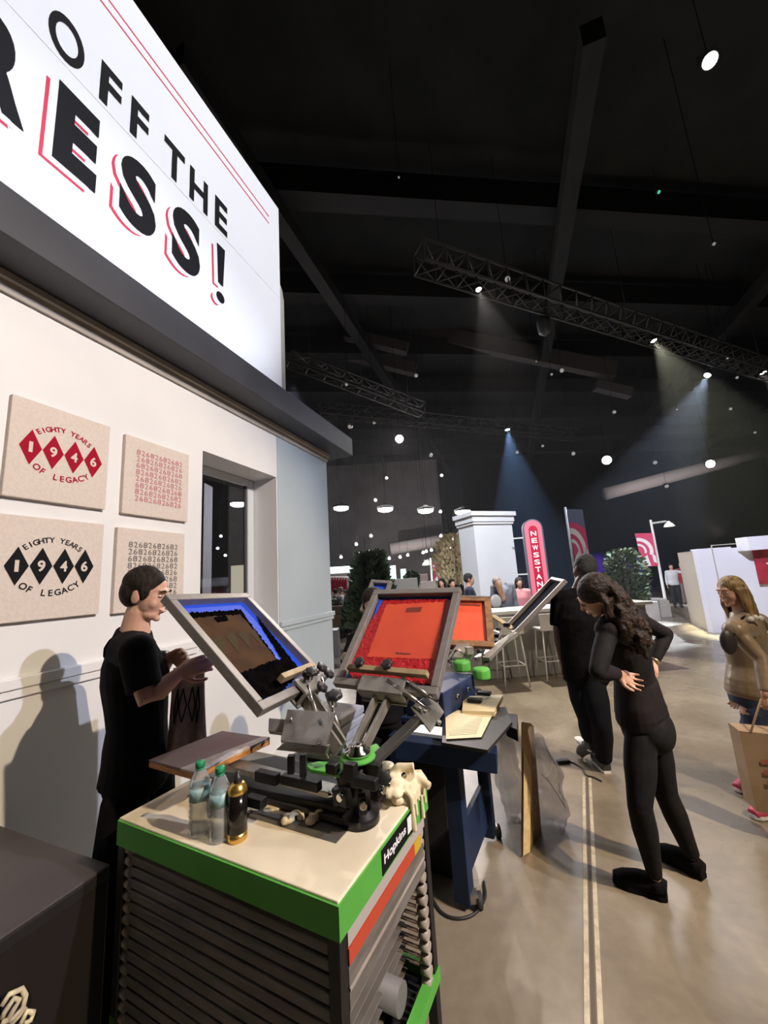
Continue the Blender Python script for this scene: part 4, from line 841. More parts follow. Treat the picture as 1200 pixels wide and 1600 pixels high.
for i in range(9):
    c_ = P(rnd.uniform(772, 800), rnd.uniform(972, 1000)+i*2, rnd.uniform(3.3, 3.5)); mb = MB()
    if i % 3 == 0: mb.tube([c_, c_+V((-.05, .03, -.06))], .007, CHROME, 8)
    elif i % 3 == 1: mb.box(c_, (.05, .04, .03), BLKM, AXT)
    else: mb.lathe(c_, [(.018, -.012), (.024, 0), (.018, .014)], KNOB, 14)
    mb.build('clamp_fitting', pr3)
mb = MB(); mb.bar(P(806, 990, 3.35), P(745, 1030, 3.1), .05, .03, CAST); mb.build('lift_arm', pr3)
mb = MB(); mb.bar(P(770, 962, 3.5), P(800, 982, 3.4), .09, .012, TAN); mb.build('wooden_platen', pr3)
F5 = Frame([P(580, 905, 3.35), P(612, 907, 3.28), P(650, 960, 3.0), P(612, 958, 3.07)])
s5 = screen(F5, 'small blue-taped screen poking up behind the top left corner of the red screen', mesh_m=BLUE, fw=.03)
# folded shirts on a small black table behind the press
ft = thing('side_table', 'small black table under the folded white shirts behind the press', 'table', P(512, 1150, 2.15))
fc = P(520, 1140, 2.12); fc.z = 0
mb = MB(); mb.box(fc+Z*.84, (.36, .32, .03), BLKM, AXT); mb.build('table_top', ft)
for i in (-1, 1):
    for j in (-1, 1): mb = MB(); mb.box(fc+TU*.16*i+TV*.14*j+Z*.4125, (.03, .03, .825), BLKM, AXT); mb.build('leg', ft)
WSH = mat('white_cotton', (.62, .58, .58), .9, nz=12, nzc=(.70, .68, .72), bump=.3)
for i in range(5):
    mb = MB(); c_ = fc+TU*rnd.uniform(-.01, .01)+Z*(.8585+.04*i); pr_ = [(-.13, -.017), (-.13, .017), (.12, .019), (.137, .008), (.137, -.008), (.12, -.019)]
    mb.prism([c_+TU*a_+Z*b_+TV*-.11+Z*.019 for a_, b_ in pr_], TV*.22, WSH)
    tag(mb.build('folded_shirt', bevel=.006), '%s folded white shirt in the stack behind the press' % ('bottom', 'second', 'middle', 'fourth', 'topmost')[i], 'shirt', 'folded white shirts')
# ------------------------------------------------------------------ cardboard, plastic, cables
KRB = mat('cardboard', (.50, .34, .16), .8, nz=8, nzc=(.42, .27, .12)); KRL = mat('cardboard_edge', (.72, .56, .32), .8, nz=40, nzc=(.6, .45, .25))
kb = thing('folded_cardboard', 'flattened brown cardboard standing on edge beside the navy stand', 'cardboard', G(822, 1340, 0))
b0, b1, b2 = G(817, 1340, 0), G(834, 1318, 0), G(846, 1300, 0); t0_ = P(817, 1128, b0.y+.12); t1_ = P(829, 1130, b1.y+.12); t2_ = P(834, 1135, b2.y+.05)
MB().prism([b0, b1, t1_, t0_], V((-.012, -.004, 0)), KRB).build('outer_flap', kb)
MB().prism([b0+V((-.002, -.012, .02)), b0.lerp(b1, .55)+V((0, -.012, 0)), b0.lerp(t1_, .62)+V((.012, -.015, 0)), b0.lerp(t0_, .78)+V((0, -.012, 0))], V((.001, -.006, 0)), KRL).build('pale_flap', kb)
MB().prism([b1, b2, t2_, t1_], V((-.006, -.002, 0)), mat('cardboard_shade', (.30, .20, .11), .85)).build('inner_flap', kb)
PLS = mat('clear_film', (.50, .48, .49), .14, nz=7, nzc=(.20, .19, .20), bump=.6, alpha=.38)
def film_bag(c, h, rx, ry, label, seed, lean=(0, 0)):
    rn = random.Random(seed); mb = MB(); n, k = 22, 16; vs = []
    for i in range(k+1):
        f = i/k; env = (.55+.9*f-1.15*f*f) if f > .04 else .5
        for j in range(n):
            a_ = 2*pi*j/n; q_ = 1+.38*noise.noise((cos(a_)*1.9+seed, sin(a_)*1.9, f*4))+rn.uniform(-.12, .12)
            vs.append(V(c)+V((cos(a_)*rx*env*q_*1.6+lean[0]*f, sin(a_)*ry*env*q_*1.6+lean[1]*f, h*f+rn.uniform(-.008, .008)+.012)))
    fs = [(i*n+j, i*n+(j+1) % n, (i+1)*n+(j+1) % n, (i+1)*n+j) for i in range(k) for j in range(n)]+[tuple(range(n))[::-1]]
    mb.add(vs, fs, PLS, False); return tag(mb.build('plastic_bag', origin=c), label, 'plastic bag')
film_bag(G(864, 1296, 0), .56, .10, .10, 'crumpled clear plastic bag slumped on the floor right of the cardboard', 3, (-.04, .02))
film_bag(G(806, 1282, 0), .60, .07, .09, 'clear plastic bag between the navy stand and the cardboard', 5, (-.03, .02))
cb_m = mat('cable_black', (.015, .015, .015), .5)
def cable(pxs, r, label, nm='power_cable'):
    pts = [G(x, y, 0)+Z*(r+.0005) for x, y in pxs]; out = []
    for i in range(len(pts)-1):
        for j in range(8):
            t_ = j/8; p0_, p1_, p2_, p3_ = pts[max(i-1, 0)], pts[i], pts[i+1], pts[min(i+2, len(pts)-1)]
            out.append(.5*((2*p1_)+(-p0_+p2_)*t_+(2*p0_-5*p1_+4*p2_-p3_)*t_**2+(-p0_+3*p1_-3*p2_+p3_)*t_**3))
    out.append(pts[-1]); return tag(MB().tube(out, r, cb_m, 8).build(nm), label, 'cable')
cable([(872, 1191), (890, 1191), (908, 1200), (916, 1212), (928, 1216), (940, 1222)], .006, 'black cable snaking on the floor towards the man seen from behind')
tag(MB().box(G(880, 1192, 0)+Z*.014, (.11, .05, .028), KNOB).build('cable_connector', bevel=.006), 'black plug block lying on the floor at the end of the cable', 'plug')
cable([(846, 1210), (858, 1222), (870, 1240), (878, 1252), (884, 1262)], .0025, 'thin dark wire on the floor beside the plastic bag', 'thin_wire')
cable([(672, 1400), (690, 1428), (715, 1438), (742, 1430), (758, 1405), (756, 1380)], .007, 'black cable looping on the floor round the navy stand leg')
# black case bottom left
cA = G(172, 1350, .7); cU = (G(0, 1290, .7)-cA).normalized(); cV = V((cU.y, -cU.x, 0)); 
if cV.y > 0: cV = -cV
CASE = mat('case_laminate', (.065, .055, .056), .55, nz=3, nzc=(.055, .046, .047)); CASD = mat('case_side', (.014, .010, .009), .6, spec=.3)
bx = thing('road_case', 'big black road case in the bottom left corner beside the rack table', 'case', V((cA.x, cA.y, 0))+cU*.5+cV*.5)
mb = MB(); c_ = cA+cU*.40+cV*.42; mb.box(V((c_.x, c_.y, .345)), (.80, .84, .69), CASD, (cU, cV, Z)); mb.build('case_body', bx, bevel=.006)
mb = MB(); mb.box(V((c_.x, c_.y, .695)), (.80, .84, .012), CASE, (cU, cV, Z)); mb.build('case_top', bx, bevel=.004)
mb = MB(); e_ = V((cA.x, cA.y, .67))-cU*.001; mb.box(e_+cV*.42, (.004, .84, .03), mat('case_trim', (.05, .045, .045), .35, .6), (cU, cV, Z)); mb.build('edge_trim', bx)
sn = -cU; sp = V((cA.x, cA.y, 0))+sn*.004
def sidep(x, y, o=0.): return ray_plane(x, y, sp+sn*o, sn)
PRT = mat('foil_print', (.80, .70, .45), .35, nz=20, nzc=(.5, .42, .3), bump=.6)
dc = thing('foil_sticker', 'crumpled cream and silver sticker on the side of the black road case', 'sticker', sidep(20, 1575))
mb = MB(); out = [(0, 1558), (20, 1546), (36, 1541), (44, 1546), (48, 1562), (46, 1574), (52, 1578), (57, 1582), (53, 1592), (40, 1600), (20, 1612), (0, 1612)]
mb.prism([sidep(x, y) for x, y in out], sn*.006, BLK); mb.build('dark_backing', dc)
for lp in ([(2, 1572), (14, 1554), (34, 1545), (40, 1556), (36, 1574), (20, 1592), (2, 1598)], [(10, 1598), (22, 1576), (30, 1562), (22, 1560), (8, 1580), (2, 1592)], [(32, 1600), (42, 1580), (52, 1582), (48, 1594), (38, 1600)], [(14, 1604), (30, 1586), (40, 1572)]):
    mb = MB(); mb.tube([sidep(x, y, .009) for x, y in lp], .0075, PRT, 8); mb.build('foil_loop', dc)
# ================================================================== middle distance
GRC = mat('counter_grey', (.30, .29, .28), .5, nz=2, nzc=(.26, .25, .24)); WTOP = mat('white_laminate', (.80, .79, .76), .35)
ct = thing('bar_counter', 'long grey counter with a white top beyond the presses', 'counter', V((2.4, 6.9, 0)))
cdir = V((.97, .06, 0)).normalized(); cn_ = V((cdir.y, -cdir.x, 0)); axc = (cdir, cn_, Z)
MB().box(V((2.75, 6.9, .50)), (3.1, .55, 1.0), GRC, axc).build('counter_body', ct, bevel=.01)
MB().box(V((2.75, 6.86, 1.03)), (3.2, .72, .05), WTOP, axc).build('counter_top', ct, bevel=.005)
SW = mat('stool_white', (.72, .71, .69), .4)
def stool(c, label):
    t = thing('bar_stool', label, 'stool', c)
    MB().box(c+Z*.77, (.38, .36, .04), SW, axc).build('seat', t, bevel=.01)
    MB().box(c+Z*.90-cn_*-.0+cn_*.17, (.38, .02, .22), SW, axc).build('backrest', t, bevel=.008)
    for i in (-1, 1):
        for j in (-1, 1): MB().tube([c+cdir*.14*i+cn_*.13*j+Z*.76, c+cdir*.185*i+cn_*.18*j], .012, SW, 8).build('leg', t)
    MB().tube([c+cdir*.165*i_+cn_*.16*j_+Z*.30 for i_, j_ in ((-1, -1), (1, -1), (1, 1), (-1, 1), (-1, -1))], .009, SW, 6).build('footrest', t)
for (x0, y0), (x1, y1), lb in (((791, 1077), (828, 1072), 'white bar stool at the grey counter, nearest the tilted press screens'), ((857, 1069), (892, 1063), 'white bar stool at the counter, behind the arm of the man seen from behind')):
    stool((G(x0, y0)+G(x1, y1))/2-cn_*.18, lb)
GREYS = mat('grey_sweater', (.16, .17, .21), .85); WSHR = mat('white_shirt', (.6, .6, .62), .85); PINKT = mat('pink_jumper', (.62, .24, .26), .85); NVS = mat('navy_suit', (.02, .025, .05), .85); DKT = mat('dark_trousers', (.02, .02, .025), .9); REDJ = mat('red_jacket', (.30, .02, .03), .85); SKF = SKIN
def far(label, x, y, Y_, yaw, H, top, hair, hairm, legs=DKT, skin=SKIN, vox=.016, group=None, **kw):
    p = P(x, y, Y_); return person(label, V((p.x, p.y, 0)), yaw, H, hair=hair, hairm=hairm, vox=vox, top=top, legs=legs, shoe=DKT, face=False, skin=skin, sleeve='long', group=group, **kw)[0]
far('man in grey jumper with pale collar leaning at the far side of the counter', 786, 920, 7.4, radians(190), 1.74, GREYS, 'short', HAIRG, W_={'head': P(778, 912, 7.2), 'neck': P(785, 932, 7.3)})
tag(MB().ell(P(775, 940, 7.22), (.10, .03, .13), WSHR).build('pale_scarf'), 'pale scarf at the collar of the man in the grey jumper', 'scarf')
far('woman in pink jumper with dark hair behind the grey counter, beside the tall sign', 812, 920, 8.1, radians(170), 1.55, PINKT, 'long', HAIRK)
far('man in navy suit with dark hair in front of the white pillar', 732, 910, 7.6, radians(-100), 1.70, NVS, 'short', HAIRK)
far('person in pink top standing left of the man in the navy suit', 690, 910, 9.5, radians(160), 1.62, PINKT, 'long', HAIRD)
far('person in pale peach shirt just behind the man in the navy suit', 706, 915, 8.9, radians(-160), 1.60, mat('peach_shirt', (.60, .42, .36), .85), 'short', HAIRD)
far('man in red jacket beside the person in a white hoodie, far right', 1068, 905, 14.9, radians(150), 1.62, REDJ, 'short', HAIRD, mat('khaki', (.22, .18, .15), .9), hfw=(-1, -.5, 0))
h0 = P(1052, 905, 14.5)
far('person in white hoodie pointing left, beside the man in a red jacket', 1052, 905, 14.5, radians(150), 1.58, WSHR, 'short', HAIRD, L_={'el': (-.42, .1, 1.35), 'wl': (-.62, .2, 1.42)})
# pillar and vertical sign
PW = mat('pillar_white', (.78, .79, .82), .5, nz=1, nzc=(.74, .75, .78))
pc0 = P(746, 880, 9.0); pc0.z = 0; ra = V((sin(radians(68)), cos(radians(68)), 0)); la = V((-sin(radians(22)), cos(radians(22)), 0)); ph = P(746, 799, 9.0).z
def pil(mb, g, z0_, z1_, m): mb.prism([pc0-ra*g-la*g+Z*z0_, pc0+ra*(1.12+g)-la*g+Z*z0_, pc0+ra*(1.12+g)+la*(.66+g)+Z*z0_, pc0-ra*g+la*(.66+g)+Z*z0_], Z*(z1_-z0_), m)
pt = thing('square_pillar', 'tall white square pillar with a moulded top in the middle distance', 'pillar', pc0+ra*.56+la*.33)
mb = MB(); pil(mb, 0, 0, ph-.30, PW); mb.build('shaft', pt)
mb = MB(); pil(mb, .03, ph-.30, ph-.24, PW); pil(mb, .05, ph-.24, ph-.10, PW); pil(mb, .09, ph-.10, ph, PW); mb.build('cornice', pt)
mb = MB(); pil(mb, .03, 0, .2, PW); mb.build('plinth', pt)
PKR = mat('pink_rim', (.72, .16, .22), .5, emit=.25, ecol=(.8, .2, .28)); RDI = mat('sign_red', (.45, .01, .04), .5, emit=.12, ecol=(.6, .02, .06)); LTW = mat('letter_white', (.85, .8, .8), .5, emit=.5)
ns = thing('vertical_sign', 'tall pink and red rounded sign reading NEWSSTAND beside the white pillar', 'sign', P(838, 930, 8.9))
sa, sb = P(829, 812, 9.0), P(847, 934, 9.0); sx_ = V((.985, -.17, 0)).normalized(); sz_ = Z; cx_ = (P(838, 870, 9.0)); zb_, zt_ = P(842, 940, 9.0).z, P(830, 811, 9.0).z; cx_.z = 0
sfn = V((sx_.y, -sx_.x, 0))
if sfn.dot(CAM-cx_) < 0: sfn = -sfn
def pill(w_, zl, zh, o): 
    pts = [cx_+sx_*(-w_)+Z*zl, cx_+sx_*w_+Z*zl]+[cx_+sx_*w_*cos(pi*i/14)+Z*(zh-w_+w_*sin(pi*i/14)) for i in range(15)]
    return [p+sfn*o for p in pts]
mb = MB(); mb.prism(pill(.225, zb_, zt_, 0), -sfn*.16, mat('sign_case_grey', (.12, .13, .16), .5)); mb.build('sign_case', ns)
mb = MB(); mb.prism(pill(.19, zb_+.03, zt_-.03, .002), sfn*.01, PKR); mb.build('pink_rim', ns)
mb = MB(); mb.prism(pill(.10, zb_+.08, zt_-.16, .013), sfn*.006, RDI); mb.build('red_panel', ns)
hh = (zt_-.28-zb_-.12)/9
for i, ch in enumerate('NEWSSTAND'):
    zc = zt_-.26-hh*(i+.5); mb = MB(); put_text(mb, ch, LTW, lambda u, v: cx_+sx_*u+Z*v+sfn*.021, (-.062, .062, zc-hh*.34, zc+hh*.34), .02); mb.build('letter', ns)
mb = MB(); mb.bar(cx_-sx_*.2+Z*(zt_-.42)-sfn*.08, cx_-sx_*.5+Z*(zt_-.42)-sfn*.08, .03, .03, SW); mb.bar(cx_-sx_*.2+Z*1.6-sfn*.08, cx_-sx_*.5+Z*1.6-sfn*.08, .03, .03, SW); mb.build('wall_bracket', ns)
# banners, lamp posts
def street_lamp(xb, yb, Y_, xt, yt, label, armdx=.5, flag=None, flabel='', s_=1.):
    b_ = P(xb, yb, Y_); tz = P(xt, yt, Y_).z; b_.z = 0; t = thing('street_lamp', label, 'lamp', b_)
    MB().lathe(b_, [(.09*s_, 0), (.09*s_, .12), (.045*s_, .2), (.035*s_, tz)], SW, 16).build('post', t)
    MB().bar(b_+Z*(tz-.12*s_), b_+V((armdx, 0, tz-.08*s_)), .05*s_, .06*s_, SW).build('arm', t)
    MB().lathe(b_+V((armdx+.08*s_, 0, tz-.28*s_)), [(.10*s_, 0), (.17*s_, .01), (.12*s_, .10*s_), (.05*s_, .16*s_), (.03*s_, .2*s_)], mat('lamp_shade', (.75, .73, .66), .5, emit=.6, ecol=(.9, .88, .78)), 18).build('lamp_shade', t)
    return t, b_, tz
BRED = mat('banner_red', (.55, .04, .12), .7); BWH = mat('banner_white', (.75, .72, .74), .7); BGR = mat('banner_slate', (.10, .12, .19), .7)
def banner(name, c, w_, h_, label, top=True, group=None):
    """c: top centre; hangs down; facing the camera side"""
    fx = (CAM-c); fx.z = 0; fx.normalize(); ux = V((fx.y*-1, fx.x, 0)); 
    if ux.x < 0: ux = -ux
    f = lambda u, v, o=.0: c+ux*(u-.5)*w_+Z*(-v*h_)+fx*o
    t = thing(name, label, 'banner', c-Z*h_)
    mb = MB(); mb.prism([f(0, 0), f(1, .04), f(1, 1), f(.1, 1)], -fx*.015, BRED); mb.build('cloth', t)
    if top: mb = MB(); mb.prism([f(0, 0, .002), f(1, .04, .002), f(1, .36, .002), f(.6, .26, .002), f(.0, .22, .002)], fx*.003, BGR); mb.build('slate_top', t)
    y0_ = .30 if top else .12
    for k_, (r0, r1) in enumerate(((.30, .40), (.16, .22))):
        mb = MB(); n = 16; cx2, cy2 = .05, y0_+.42
        a_ = [(-pi*.5+pi*.62*i/n) for i in range(n+1)]
        o_ = [f(cx2+(r1*2.1)*cos(q_), cy2+r1*sin(q_), .006) for q_ in a_]+[f(cx2+(r0*2.1)*cos(q_), cy2+r0*sin(q_), .006) for q_ in a_[::-1]]
        o_ = [q_ for q_ in o_]; mb.add(o_, [(i, i+1, len(o_)-2-i, len(o_)-1-i) for i in range(n)], BWH); mb.build('white_swoosh', t)
    mb = MB(); mb.add([f(.15, .80, .006), f(.5, .66, .006), f(.62, .98, .006), f(.3, .99, .006)], [(0, 1, 2, 3)], BWH); mb.add([f(.75, .62, .006), f(.95, .70, .006), f(.97, .92, .006), f(.8, .88, .006)], [(0, 1, 2, 3)], BWH); mb.build('white_patch', t)
    return t, f
b1 = P(897, 794, 11.0)
bt_, ff = banner('street_banner', b1, .42, 1.75, 'tall banner with slate top above the head of the man seen from behind')
MB().tube([V((b1.x-.24, b1.y+.03, 0)), V((b1.x-.24, b1.y+.03, b1.z+.05))], .03, mat('pole_grey', (.25, .25, .27), .5), 10).build('banner_pole', bt_)
lt, lb_, ltz = street_lamp(1040, 940, 13.2, 1006, 813, 'white street lamp with an arm, right of the round green tree', .52)
b2 = lb_+V((-.34, -.02, ltz-.42)); banner('street_banner', b2, .50, 1.15, 'small red and white banner hanging from the white street lamp', top=False)
lt2, lb2, lz2 = street_lamp(676, 915, 20, 671, 872, 'distant small white street lamp left of the white pillar', -.35, s_=1.3)
banner('street_banner', lb2+V((.28, -.02, lz2-.2)), .42, 1.1, 'tiny red banner on the distant street lamp', top=False)
# trees
def tree(label, x, y0_, y1_, Y_, wpx, leafm, trunkm, N=900, seed=1, shape='cone', up=.0, lsz=.09, pot=True):
    rn = random.Random(seed); a_, b_ = P(x, y0_, Y_), P(x, y1_, Y_); W_ = wpx*Y_/600/2; b0_ = V((b_.x, b_.y, 0)); t = thing('tree', label, 'tree', b0_)
    zt_, zb_ = a_.z, max(.25, b_.z); mb = MB()
    for i in range(N):
        f = rn.random(); 
        if shape == 'cone': r = W_*(1-f*.60)*sqrt(rn.random())*1.1
        elif shape == 'vase': r = W_*(.35+.65*f)*sqrt(rn.random())
        else: r = W_*sqrt(max(.05, 1-(f*1.7-.75)**2))*sqrt(rn.random())*1.05
        an = rn.uniform(0, 2*pi); c = b0_+V((r*cos(an), r*sin(an), zb_+(zt_-zb_)*f)); d = V((cos(an), sin(an), rn.uniform(-.2, .8)+up*2)).normalized(); s1_ = d.orthogonal().normalized()
        s1_ = (s1_*cos(an*3)+d.cross(s1_)*sin(an*3)); L = lsz*rn.uniform(.7, 1.5); w2 = L*(.28 if up else .42)
        mb.add([c, c+d*L*.5+s1_*w2, c+d*L, c+d*L*.5-s1_*w2], [(0, 1, 2, 3)], leafm)
    mb.build('crown', t)
    mb = MB(); mb.tube([b0_+Z*.02, b0_+Z*(zb_+(zt_-zb_)*.4), b0_+Z*(zt_-.1)], [.05, .04, .012], trunkm, 8)
    for i in range(8): an = i*2.4; z_ = zb_+(zt_-zb_)*(.1+.09*i); mb.tube([b0_+Z*z_, b0_+Z*(z_+.15+up*.3)+V((cos(an), sin(an), 0))*W_*.6*(1-(i/10 if shape == 'cone' else 0))], [.018, .006], trunkm, 5)
    mb.build('trunk', t)
    if pot: MB().lathe(b0_, [(W_*.5, 0), (W_*.55, .05), (W_*.6, .38), (W_*.55, .38), (W_*.5, .33)], mat('planter_grey', (.2, .19, .18), .7), 20).build('planter', t)
    return t
BARK = mat('bark', (.08, .055, .04), .9); LFD = mat('leaf_dark_pine', (.045, .085, .04), .6, nz=2, nzc=(.10, .14, .07)); LFG = mat('leaf_olive', (.045, .062, .03), .7, nz=2, nzc=(.09, .11, .05), spec=.2); LFY = mat('dry_grass_leaf', (.42, .35, .20), .7, nz=2, nzc=(.55, .46, .28))
tree('dark green pine between the white booth wall and the red ink screen', 583, 866, 982, 8.6, 84, LFD, BARK, 3400, 3, 'cone', .3, .13)
tree('olive green bushy tree in a planter left of the white street lamp', 985, 858, 940, 12.4, 56, LFG, BARK, 1800, 4, 'egg', 0, .11)
tree('straw coloured tree spreading behind the white pillar', 716, 838, 915, 13, 66, LFY, BARK, 1500, 5, 'egg', .5, .14)
tree('small green plant far off among the white kiosks', 645, 894, 918, 16, 18, LFD, BARK, 400, 6, 'egg', 0, .14)
# low walls
STN = mat('pale_stone', (.40, .37, .35), .7, nz=2, nzc=(.34, .31, .29))
def lowwall(label, x0, x1, Yw, ztop, depth, m, nm='planter_wall', cat='planter', dy=0.):
    a_, b_ = P(x0, 940, Yw), P(x1, 940, Yw+dy); a_.z = b_.z = 0; d_ = (b_-a_).normalized(); n_ = V((-d_.y, d_.x, 0)); mb = MB(); mb.prism([a_, b_, b_+n_*depth, a_+n_*depth], Z*ztop, m); return tag(mb.build(nm, bevel=.01, origin=(a_+b_)/2), label, cat)
lowwall('pale low block wall at the foot of the olive tree', 965, 1028, 11.6, .55, .4, STN)
lowwall('pale block under the white street lamp', 1012, 1042, 12.9, .50, .5, mat('pale_block', (.55, .54, .53), .6))
lowwall('pale low block right of the lamp post base', 1030, 1046, 12.2, .50, .5, STN)
a_ = G(1036, 946); b_ = G(1088, 946); tag(MB().bar(a_+Z*.03, b_+Z*.03, .5, .06, mat('pale_step', (.55, .5, .45), .6)).build('floor_step', origin=a_), 'pale low step under the two distant people at the right', 'step')
# right booth
RB = V((7.42, 9.3, 0)); rd = V((sin(radians(112)), cos(radians(112)), 0)); rn_ = V((-rd.y*-1, 0, 0)); rn_ = V((-rd.y, rd.x, 0)); rt_ = P(1088, 860, 9.3).z
bo = thing('exhibit_booth', 'white exhibition booth with a beige side at the right, behind the blonde woman', 'booth', RB+rd*1.5)
BW = mat('booth_white', (.66, .66, .74), .5, nz=1, nzc=(.62, .62, .70)); BB = mat('booth_beige', (.50, .45, .38), .6)
ld = V((.80, 1.75, 0)).normalized()
MB().prism([RB, RB+rd*4, RB+rd*4+V((0, .15, 0)), RB+V((0, .15, 0))], Z*rt_, BW).build('front_wall', bo)
MB().prism([RB, RB+V((.02, .12, 0)), RB+ld*1.8+V((.1, .0, 0)), RB+ld*1.8], Z*rt_, BB).build('side_wall', bo)
MB().prism([RB+rd*.05+Z*rt_, RB+rd*.65+Z*rt_, RB+rd*.65+Z*rt_+V((0, .2, 0)), RB+Z*rt_+V((0, .2, 0))], Z*.03, BW).build('top_ledge', bo)
fz0 = P(1140, 862, 8.9).z; fz1 = P(1140, 845, 9.3).z; q_ = RB+rd*.80+V((-.05, -.3, 0))
MB().prism([q_, q_+rd*3.2, q_+rd*3.2+V((0, .3, 0)), q_+V((0, .3, 0))], Z*.30, BW).build('fascia', bo).location.z += fz0
for u0, u1, z0_, z1_ in ((.28, .30, .05, 2.0), (.30, 1.05, 1.98, 2.0)):
    MB().prism([RB+rd*u0+V((0, -.012, z0_)), RB+rd*u1+V((0, -.012, z0_)), RB+rd*u1+V((0, -.001, z0_)), RB+rd*u0+V((0, -.001, z0_))], Z*(z1_-z0_), STN).build('door_seam', bo)
pz1 = P(1163, 858, 8.8).z; pz0 = P(1163, 915, 8.8).z
rp = thing('red_poster', 'big dark red poster with a white shape on the booth at the right edge', 'poster', RB+rd*1.4+Z*pz0)
cr_ = RB+rd*.98+V((0, -.05, 0)); PRD = mat('poster_red', (.36, .012, .035), .6, nz=4, nzc=(.18, .006, .02))
MB().prism([cr_+Z*pz0, cr_+rd*1.1+Z*pz0, cr_+rd*1.1+Z*pz1, cr_+Z*pz1], -V((.3, .95, 0))*.02, PRD).build('poster_panel', rp)
pf = lambda u, v: cr_+rd*u+Z*(pz1-(pz1-pz0)*v)-V((.3, .95, 0))*.024
mb = MB(); mb.add([pf(.18, .42), pf(.30, .40), pf(.30, .22), pf(.42, .42), pf(.55, .40), pf(.60, .78), pf(.42, .80), pf(.32, .62)], [tuple(range(8))], BWH); mb.build('white_shape', rp)
a_ = G(1124, 985); tag(MB().tube([a_, a_+V((-.0, .3, .62))], .018, mat('dark_pole', (.06, .06, .07), .5), 8).build('stanchion_pole'), 'thin dark leaning pole before the white booth at the right', 'pole')
# left distance: lit kiosk strip, clothes rail, planter, grass, crowd
KW = mat('kiosk_white', (.72, .72, .70), .6)
def block(label, x0, x1, yt, yb, Y_, m, nm, cat, dep=.3, emitm=None):
    a_, b_ = P(x0, yt, Y_), P(x1, yt, Y_); c_ = P(x0, yb, Y_); zt_ = (a_.z+b_.z)/2; a_.z = b_.z = 0; zb_ = max(0.0, c_.z)
    mb = MB(); mb.prism([a_+Z*zb_, b_+Z*zb_, b_+V((0, dep, zb_)), a_+V((0, dep, zb_))], Z*(zt_-zb_), m); return tag(mb.build(nm, origin=(a_+b_)/2+Z*zb_, bevel=.01), label, cat)
LB = mat('lightbox_pale', (.7, .85, .88), .5, emit=1.6, ecol=(.72, .88, .92))
block('long pale blue light box above the clothes rail, far left distance', 505, 562, 885, 1000, 17, LB, 'light_box', 'light box', .3)
block('pale light box right of the dark pine, far off', 601, 618, 884, 1000, 17.5, LB, 'light_box', 'light box')
block('small pale lit panel above the white kiosks', 626, 634, 889, 1000, 17.5, LB, 'light_box', 'light box')
block('white kiosk wall behind the pine and red screen, far off', 610, 652, 904, 1010, 15.5, KW, 'kiosk', 'kiosk')
block('pinkish white kiosk panel left of the distant small street lamp', 652, 668, 897, 1010, 16, mat('kiosk_pink', (.7, .55, .52), .6), 'kiosk', 'kiosk')
block('beige box kiosk under the distant small street lamp', 658, 685, 908, 1010, 13.5, mat('kiosk_beige', (.45, .38, .34), .7), 'kiosk', 'kiosk')
block('white frame wall behind the red clothes rail, far left', 500, 549, 896, 1010, 14, KW, 'kiosk', 'kiosk')
block('small turquoise screen beside the red clothes rail', 553, 566, 907, 921, 13.6, mat('teal_screen', (.2, .6, .65), .4, emit=.8, ecol=(.25, .75, .8)), 'display_screen', 'screen', .05)
REDC = mat('red_clothes', (.50, .01, .04), .8, nz=3, nzc=(.30, .006, .03), stretch=(8, 8, .3))
rl = thing('clothes_rail', 'rail of red garments in the far left distance', 'clothes rail', P(528, 925, 13.5))
for i in range(8):
    x = 511+i*4.2; a_ = P(x, 903, 13.5); b_ = P(x, 925, 13.5); mb = MB(); mb.tube([a_, a_.lerp(b_, .2), b_], [(.02, .02), (.05, .04), (.055, .04)], REDC, 8); mb.build('red_garment', rl)
MB().tube([P(508, 902, 13.5), P(546, 902, 13.5)], .015, CHROME, 8).build('rail', rl)
PLB = mat('planter_brown', (.24, .165, .11), .8, nz=2, nzc=(.19, .13, .09)); 
block('long brown planter box beyond the end of the booth wall', 498, 561, 947, 975, 10.6, PLB, 'planter_box', 'planter', .5)
block('lighter brown lower board of the planter beyond the booth wall', 496, 561, 962, 985, 10.5, mat('planter_tan', (.30, .22, .13), .8), 'planter_board', 'planter', .08)
gr = MB(); rn = random.Random(9)
ga, gb = G(500, 984), G(562, 981)
for i in range(1500):
    c = ga.lerp(gb, rn.random())+V((rn.uniform(-.1, .1), rn.uniform(-.1, .9), 0)); h_ = rn.uniform(.04, .12); dx = V((rn.uniform(-.02, .02), rn.uniform(-.02, .02), h_)); gr.add([c-V((.006, 0, 0)), c+V((.006, 0, 0)), c+dx], [(0, 1, 2)], mat('grass_green', (.16, .22, .04), .8))
tag(gr.build('grass', origin=ga), 'strip of green grass in front of the brown planter box', 'grass', kind='stuff')
block('low grey-white block on the bright floor by the booth wall end', 505, 527, 985, 1030, 8.3, mat('block_grey', (.42, .42, .45), .6), 'floor_block', 'block', .4)
cols_ = [(516, WSHR, HAIRK, 'seated crowd person in white behind the brown planter'), (524, DKT, HAIRD, 'seated crowd person in dark clothes behind the brown planter'), (533, WSHR, HAIRG, 'crowd person in white, second from the right behind the planter'), (540, DKT, HAIRK, 'crowd person in black with black hair behind the planter'), (549, mat('blue_cap_shirt', (.10, .16, .30), .8), HAIRK, 'crowd person in blue at the right end behind the planter')]
for i, (x, tp, hm, lb) in enumerate(cols_):
    far(lb, x, 930, 12.2+.3*(i % 2), radians(20+30*i), 1.42+.05*(i % 3), tp, 'short', hm, vox=.02)
shr = MB(); 
